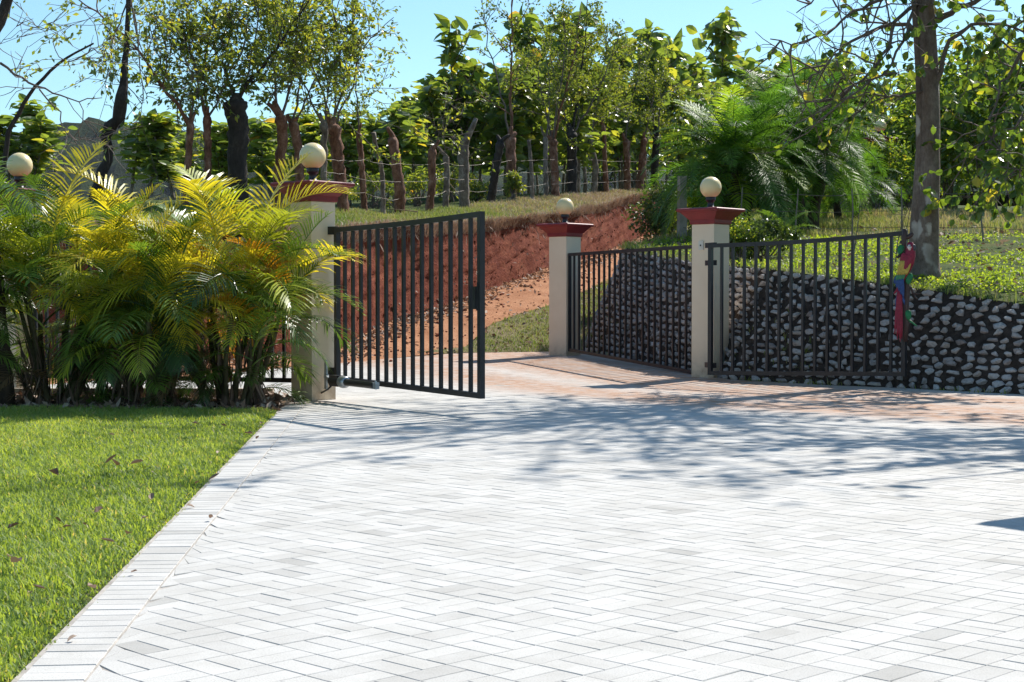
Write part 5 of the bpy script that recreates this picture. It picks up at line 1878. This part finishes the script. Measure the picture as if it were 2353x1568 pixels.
# thin saplings at the right end of the gate
for k, (vx, Y, lab) in enumerate([(2058, 23.2, 'thin leafless sapling just left of the lichened trunk'), (2072, 23.6, 'thin dark sapling close to the lichened trunk'), (1958, 25, 'thin leafless sapling above the middle of the right gate')]):
    q = foot(vx, 560, Y)
    t = thing('sapling', lab, 'sapling', q, 'thin saplings on the terrace')
    mb = MB()
    st = wander(q - (0, 0, .05), (rng.normal() * .05, 0, 1), .95, 8, .06, .03, rng)
    mb.tube(st, np.linspace(.011, .004, 9), 5)
    for w in range(4):
        i1 = int(rng.integers(2, 8)); mb.tube(wander(st[i1], rand_dir(1, 1.2)[0], .25, 4, .1, .05, rng), np.linspace(.005, .002, 5), 4, cap=False)
    part('stem', mb, MAT['twig'], t, True)

# corner of a porch roof beside the drive (its shadow falls on the paving)
porch = thing('porch_roof', 'tiled porch roof on posts at the right of the drive', 'porch', (6.6, 10.5, 0))
c0 = np.array((4.02, 10.28)); e1 = unit(np.array((.82, .57))); e2 = unit(np.array((.57, -.82)))
mb = MB()
cs = [c0, c0 + e1 * 4.2, c0 + e1 * 4.2 + e2 * 4.0, c0 + e2 * 4.0]
V = [(*c, 2.6) for c in cs] + [(*c, 2.72) for c in cs] + [(*(c0 + e1 * 2.1 + e2 * 2.0), 3.5)]
mb.add(V, [(3, 2, 1, 0), (0, 1, 5, 4), (1, 2, 6, 5), (2, 3, 7, 6), (3, 0, 4, 7), (4, 5, 8), (5, 6, 8), (6, 7, 8), (7, 4, 8)])
part('roof', mb, MAT['rooftile'], porch)
for a, b in ((.6, .6), (3.7, .5), (3.7, 3.6), (.5, 3.6)):
    c = c0 + e1 * a + e2 * b
    mb = MB(); mb.box((c[0], c[1], 1.29), (.2, .2, 2.61), .6)
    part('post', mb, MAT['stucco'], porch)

# ------------------------------------------------------------------ grass, ground cover and litter
mb = MB()
N = 430000
P = np.stack([rng.uniform(-6.6, -1.2, N), 3.9 + (17.0 - 3.9) * rng.random(N) ** 1.35, np.zeros(N)], 1)
lim = np.where(P[:, 1] > 16.2, 1.0, 1.0)
edge = seam_x(P[:, 1]) - .215 + .035 * fbm(P, 6, 41) + .015 * rng.normal(size=N)
vx_ = 1176.5 + FPX * P[:, 0] / P[:, 1]
ok = (P[:, 0] < edge) & (vx_ > -160) & (P[:, 1] < 16.55 + .25 * fbm(P, 2.5, 42))
P = P[ok]
P[:, 2] = -.02
n1 = fbm(P, 1.6, 43); n2 = fbm(P, 6.0, 44)
h = np.clip(.052 + .014 * n1 + .012 * n2 + rng.normal(size=len(P)) * .013, .018, .11) * np.clip((seam_x(P[:, 1]) - .215 - P[:, 0]) / .22 + .45, .45, 1)
tint = np.clip(.47 + .20 * n1 + .16 * n2 + rng.normal(size=len(P)) * .17, 0, 1)
tint = np.where(rng.random(len(P)) < .035, 1.0, tint)
blades(mb, P, h, rng.uniform(.0034, .0066, len(P)) * (1 + P[:, 1] / 20), rng.uniform(.2, 1.1, len(P)), tint)
structure('lawn_grass', mb, MAT['grass'], True, kind='stuff')


def grass_on(name, V, Q, n, hh, ww, tint_f, mat='verge_grass', filt=None, leaf=0, leaf_mat_='ground_leaf'):
    P = scatter(V, Q, n)
    P = P[in_view(P, 200, -50)]
    if filt is not None:
        P = P[filt(P)]
    mb = MB()
    m_ = len(P)
    blades(mb, P - (0, 0, .01), hh * rng.uniform(.5, 1.5, m_), ww * rng.uniform(.7, 1.4, m_), rng.uniform(.2, 1.1, m_), np.clip(tint_f(P) + rng.normal(size=m_) * .16, 0, 1))
    return structure(name, mb, MAT[mat], True, kind='stuff')


# bank top: green strip under the trunks, dry straw at the lip and to the right
grass_on('verge_grass', VERGEV, VERGEQ, 80000, .085, .011, lambda P: np.clip((P[:, 1] - 34) / 14, 0, .42) + .18 + .22 * fbm(P, .9, 51))
lip = BANKV.reshape(35, 190, 3)
LV = lip[-6:].reshape(-1, 3)
i = np.arange(5)[:, None] * 190; j = np.arange(189)[None]
LQ = np.stack([i + j, i + j + 1, i + 191 + j, i + 190 + j], -1).reshape(-1, 4)
grass_on('lip_straw', LV, LQ, 34000, .13, .012, lambda P: .88 + .12 * fbm(P, 2, 52), 'litter')
# hanging roots and straw on the upper cut
P = scatter(lip[16:33].reshape(-1, 3), np.concatenate([np.stack([np.arange(189) + 190 * q, np.arange(189) + 1 + 190 * q, np.arange(189) + 191 + 190 * q, np.arange(189) + 190 + 190 * q], 1) for q in range(16)]), 3200)
P = P[in_view(P)]
top_w = rng.random(len(P)) < np.clip((P[:, 2] - np.interp(P[:, 1], [b[1] for b in BROW], [b[2] for b in BROW]) + .75) / .75, .03, 1) ** 2.5
P = P[top_w]
mb = MB()
d = np.stack([.25 * np.ones(len(P)), -.12 * np.ones(len(P)), -np.ones(len(P))], 1) + rng.normal(size=(len(P), 3)) * .30
leaves(mb, P + np.array((.03, -.02, 0)), d, rand_dir(len(P)), rng.uniform(.06, .26, len(P)), .011, rng.uniform(.35, 1, len(P)), .1, .2)
structure('hanging_roots', mb, MAT['litter'], kind='stuff')
grass_on('dry_straw', VERGEV, VERGEQ, 60000, .10, .012, lambda P: .85 + .12 * fbm(P, 2, 56), 'litter', filt=lambda P: rng.random(len(P)) < np.clip((P[:, 1] - 36) / 12, .03, .85))
# slope between road and paving
grass_on('shoulder_grass', SHV, SHQ, 16000, .07, .012, lambda P: .30 + .3 * fbm(P, 2.0, 53), filt=lambda P: fbm(P, 1.6, 54) + rng.normal(size=len(P)) * .3 + (P[:, 0] + .3) * .45 > -.05)
# terrace: low leafy ground cover with worn patches, straw further back
P = scatter(TERRV, TERRQ, 250000)
P = P[in_view(P, 150, -50)]
dn = fbm(P, 1.7, 61) + .6 * fbm(P, 5, 62)
P = P[(dn + rng.normal(size=len(P)) * .25 > -.02)]
far = P[:, 1] > 29 + 1.2 * fbm(P, .8, 63)
mb = MB()
Pn = P[~far]
m_ = len(Pn)
leaves(mb, Pn + np.stack([np.zeros(m_), np.zeros(m_), rng.uniform(0, .07, m_)], 1), rand_dir(m_, .25), rand_dir(m_, 1.6), rng.uniform(.032, .068, m_), rng.uniform(.022, .042, m_),
       np.clip(.5 + .18 * fbm(Pn, 1.2, 64) + rng.normal(size=m_) * .18, 0, 1), .2, .1)
structure('ground_cover', mb, MAT['ground_leaf'], kind='stuff')
mb = MB()
Pl = scatter(TERRV, TERRQ, 3500)
Pl = Pl[in_view(Pl, 60)]
dl_ = rand_dir(len(Pl)); dl_[:, 2] *= .3
leaves(mb, Pl + (0, 0, .05), dl_, rand_dir(len(Pl), 1.5), rng.uniform(.06, .14, len(Pl)), rng.uniform(.04, .09, len(Pl)), rng.random(len(Pl)), .6, -.2)
structure('terrace_litter', mb, MAT['litter'], kind='stuff')
mb = MB()
Pf = P[far]; m_ = len(Pf)
blades(mb, Pf, rng.uniform(.08, .24, m_), rng.uniform(.012, .02, m_), rng.uniform(.2, .9, m_), np.clip(.45 + .3 * fbm(Pf, .9, 65) + rng.normal(size=m_) * .15, 0, 1))
structure('field_grass', mb, MAT['verge_grass'], True, kind='stuff')
# weeds on top and at the foot of the stone wall
mb = MB()
for (rowp, n_, hgt) in ((top_l, 4200, .13), (foot_l, 2600, .07)):
    u = rng.random(n_) * 198.9; ii = u.astype(int)
    Pw = rowp[ii] + (rowp[ii + 1] - rowp[ii]) * (u - ii)[:, None] + rng.normal(size=(n_, 3)) * np.array((.07, .06, .01))
    keepw = fbm(Pw, 2.2, 66) + rng.normal(size=n_) * .3 > (.0 if hgt > .1 else .15)
    Pw = Pw[keepw]
    blades(mb, Pw, hgt * rng.uniform(.4, 1.6, len(Pw)), rng.uniform(.008, .016, len(Pw)), rng.uniform(.2, 1.2, len(Pw)), np.clip(.25 + rng.normal(size=len(Pw)) * .2, 0, 1))
Pw = scatter(WALLV, WALLQ, 900)
Pw = Pw[fbm(Pw, 3.0, 67) > .35]
Pw = np.repeat(Pw, 7, 0) + rng.normal(size=(len(Pw) * 7, 3)) * .02
blades(mb, Pw - (0, .03, 0), rng.uniform(.03, .10, len(Pw)), .008, rng.uniform(.4, 1.3, len(Pw)), np.clip(.2 + rng.normal(size=len(Pw)) * .2, 0, 1))
structure('wall_weeds', mb, MAT['verge_grass'], True, kind='stuff')
# brown leaf litter: foot of the bank, road side, under the palms
mb = MB()
foot_c = param_resample(FOOT, 400)
u = rng.random(3000) * 398.9; ii = u.astype(int)
P = foot_c[ii] + (foot_c[ii + 1] - foot_c[ii]) * (u - ii)[:, None] + np.abs(rng.normal(size=(3000, 1))) * np.array((.22, -.09, 0)) + rng.normal(size=(3000, 3)) * np.array((.05, .2, 0))
stray = scatter(*ROADVQ, 500)
P = np.vstack([P, stray])
P = P[in_view(P)]
road2 = scatter(SHV, SHQ, 700); road2 = road2[in_view(road2)]
P = np.vstack([P, road2])
P = np.array([(x, y, gz(x, y) + .02) for x, y, _ in P])
bed = np.stack([rng.uniform(-7, -2.4, 2600), rng.uniform(16.35, 18.4, 2600), np.zeros(2600)], 1)
bed[:, 2] = [gz(x, y) + .015 for x, y, _ in bed]
P = np.vstack([P, bed])
m_ = len(P)
dd = rand_dir(m_); dd[:, 2] *= .35
leaves(mb, P, dd, rand_dir(m_, 1.5), rng.uniform(.05, .15, m_), rng.uniform(.03, .08, m_), rng.random(m_), .6, -.2)
structure('leaf_litter', mb, MAT['litter'], kind='stuff')

# clods fallen from the cut
mb = MB()
cl = [hull_mesh('clod', 140 + k, MAT['bank']) for k in range(4)]
cv = [(np.array([v.co[:] for v in m_.vertices]), [tuple(q.vertices) for q in m_.polygons]) for m_ in cl]
Pc = np.vstack([foot_c[rng.integers(0, 400, 900)] + np.abs(rng.normal(size=(900, 1))) * np.array((.45, -.18, 0)) + rng.normal(size=(900, 3)) * np.array((.06, .25, 0)), scatter(*ROADVQ, 700)])
Pc = Pc[in_view(Pc)]
for (x, y, _) in Pc:
    V_, F_ = cv[int(rng.integers(4))]
    sz = rng.uniform(.02, .09) * (1 if rng.random() < .25 else .55)
    a = rng.uniform(0, 6.28)
    Vr = V_ * np.array((sz * 1.3, sz, sz * .8))
    Vr[:, :2] = Vr[:, :2] @ np.array([(math.cos(a), math.sin(a)), (-math.sin(a), math.cos(a))])
    mb.add(Vr + (x, y, gz(x, y) + sz * .15), F_)
Pb = scatter(BANKV, BANKQ, 650)
Pb = Pb[in_view(Pb)]
for p in Pb:
    V_, F_ = cv[int(rng.integers(4))]
    sz = rng.uniform(.025, .085)
    mb.add(V_ * np.array((sz, sz, sz * .8)) + p, F_)
structure('earth_clods', mb, MAT['bank'], kind='stuff')

# single dry leaves lying on the lawn and on the paving edge
def dry_leaf_mesh(seed):
    g = np.random.default_rng(seed)
    mb = MB()
    broad_leaves(mb, np.array([(-.5, 0, .05)]), np.array([(1.0, 0, .1)]), np.array([(0, 0, 1.0)]), 1.0, g.uniform(.35, .55), np.array([g.uniform(.15, 1)]), g.uniform(-.5, .3), g.uniform(.6, 1.3))
    return mb.mesh('dry_leaf', MAT['litter'])


DRY = [dry_leaf_mesh(800 + k) for k in range(7)]
DL = [(120, 1108, .20), (255, 1075, .16), (262, 1088, .17), (312, 1082, .15), (350, 1098, .08), (130, 1220, .10), (150, 1232, .08), (222, 1195, .13), (245, 1270, .11), (345, 1165, .10), (30, 1322, .15), (18, 1300, .10), (85, 1382, .09), (305, 1325, .06), (28, 1232, .10), (190, 1228, .08),
      (290, 1252, .09), (205, 1380, .10), (435, 1170, .09), (490, 1108, .13), (447, 985, .11), (512, 990, .10), (368, 988, .10), (300, 1005, .10), (255, 1012, .08), (500, 1052, .10), (590, 1015, .12), (570, 1010, .14), (600, 985, .10), (420, 1040, .06), (482, 1200, .07), (64, 1392, .07), (160, 1480, .07), (452, 1128, .09), (330, 1210, .07)]
for k, (vx, vy, s) in enumerate(DL):
    Y = FPX * EYE / (vy - 680)
    x = (vx - 1176.5) / FPX * Y
    on_pave = x > seam_x(Y) - .2
    lab = {0: 'large curled brown leaf alone on the lawn, left of a cluster of three', 10: 'largest dry leaf, long and dark, at the left edge of the lawn', 13: 'tiny brown leaf lying on the pale border bricks', 19: 'dry leaf standing on the rim of the lawn where it meets the border bricks'}.get(k, 'curled dry brown leaf lying in the green lawn grass')
    o = link('dry_leaf', DRY[k % 7])
    o.location = (x, Y, .012 if on_pave else .036)
    o.rotation_euler = (rng.normal() * .15, rng.normal() * .12, rng.uniform(0, 6.28))
    o.scale = (s * .62, s * .62, s * .62)
    tag(o, lab, 'leaf', 'dry leaves on the lawn')

# ------------------------------------------------------------------ air between here and the hills
hz = MB()
hz.box((300, 700, 55), (3200, 3000, 146))
m, nt, out = new_mat('haze_air')
pv = nt.nodes.new('ShaderNodeVolumePrincipled')
pv.inputs['Color'].default_value = (.80, .87, 1.0, 1)
pv.inputs['Density'].default_value = .00004
pv.inputs['Anisotropy'].default_value = .1
nt.links.new(pv.outputs[0], out.inputs['Volume'])
o = structure('haze', hz, m, kind='stuff')
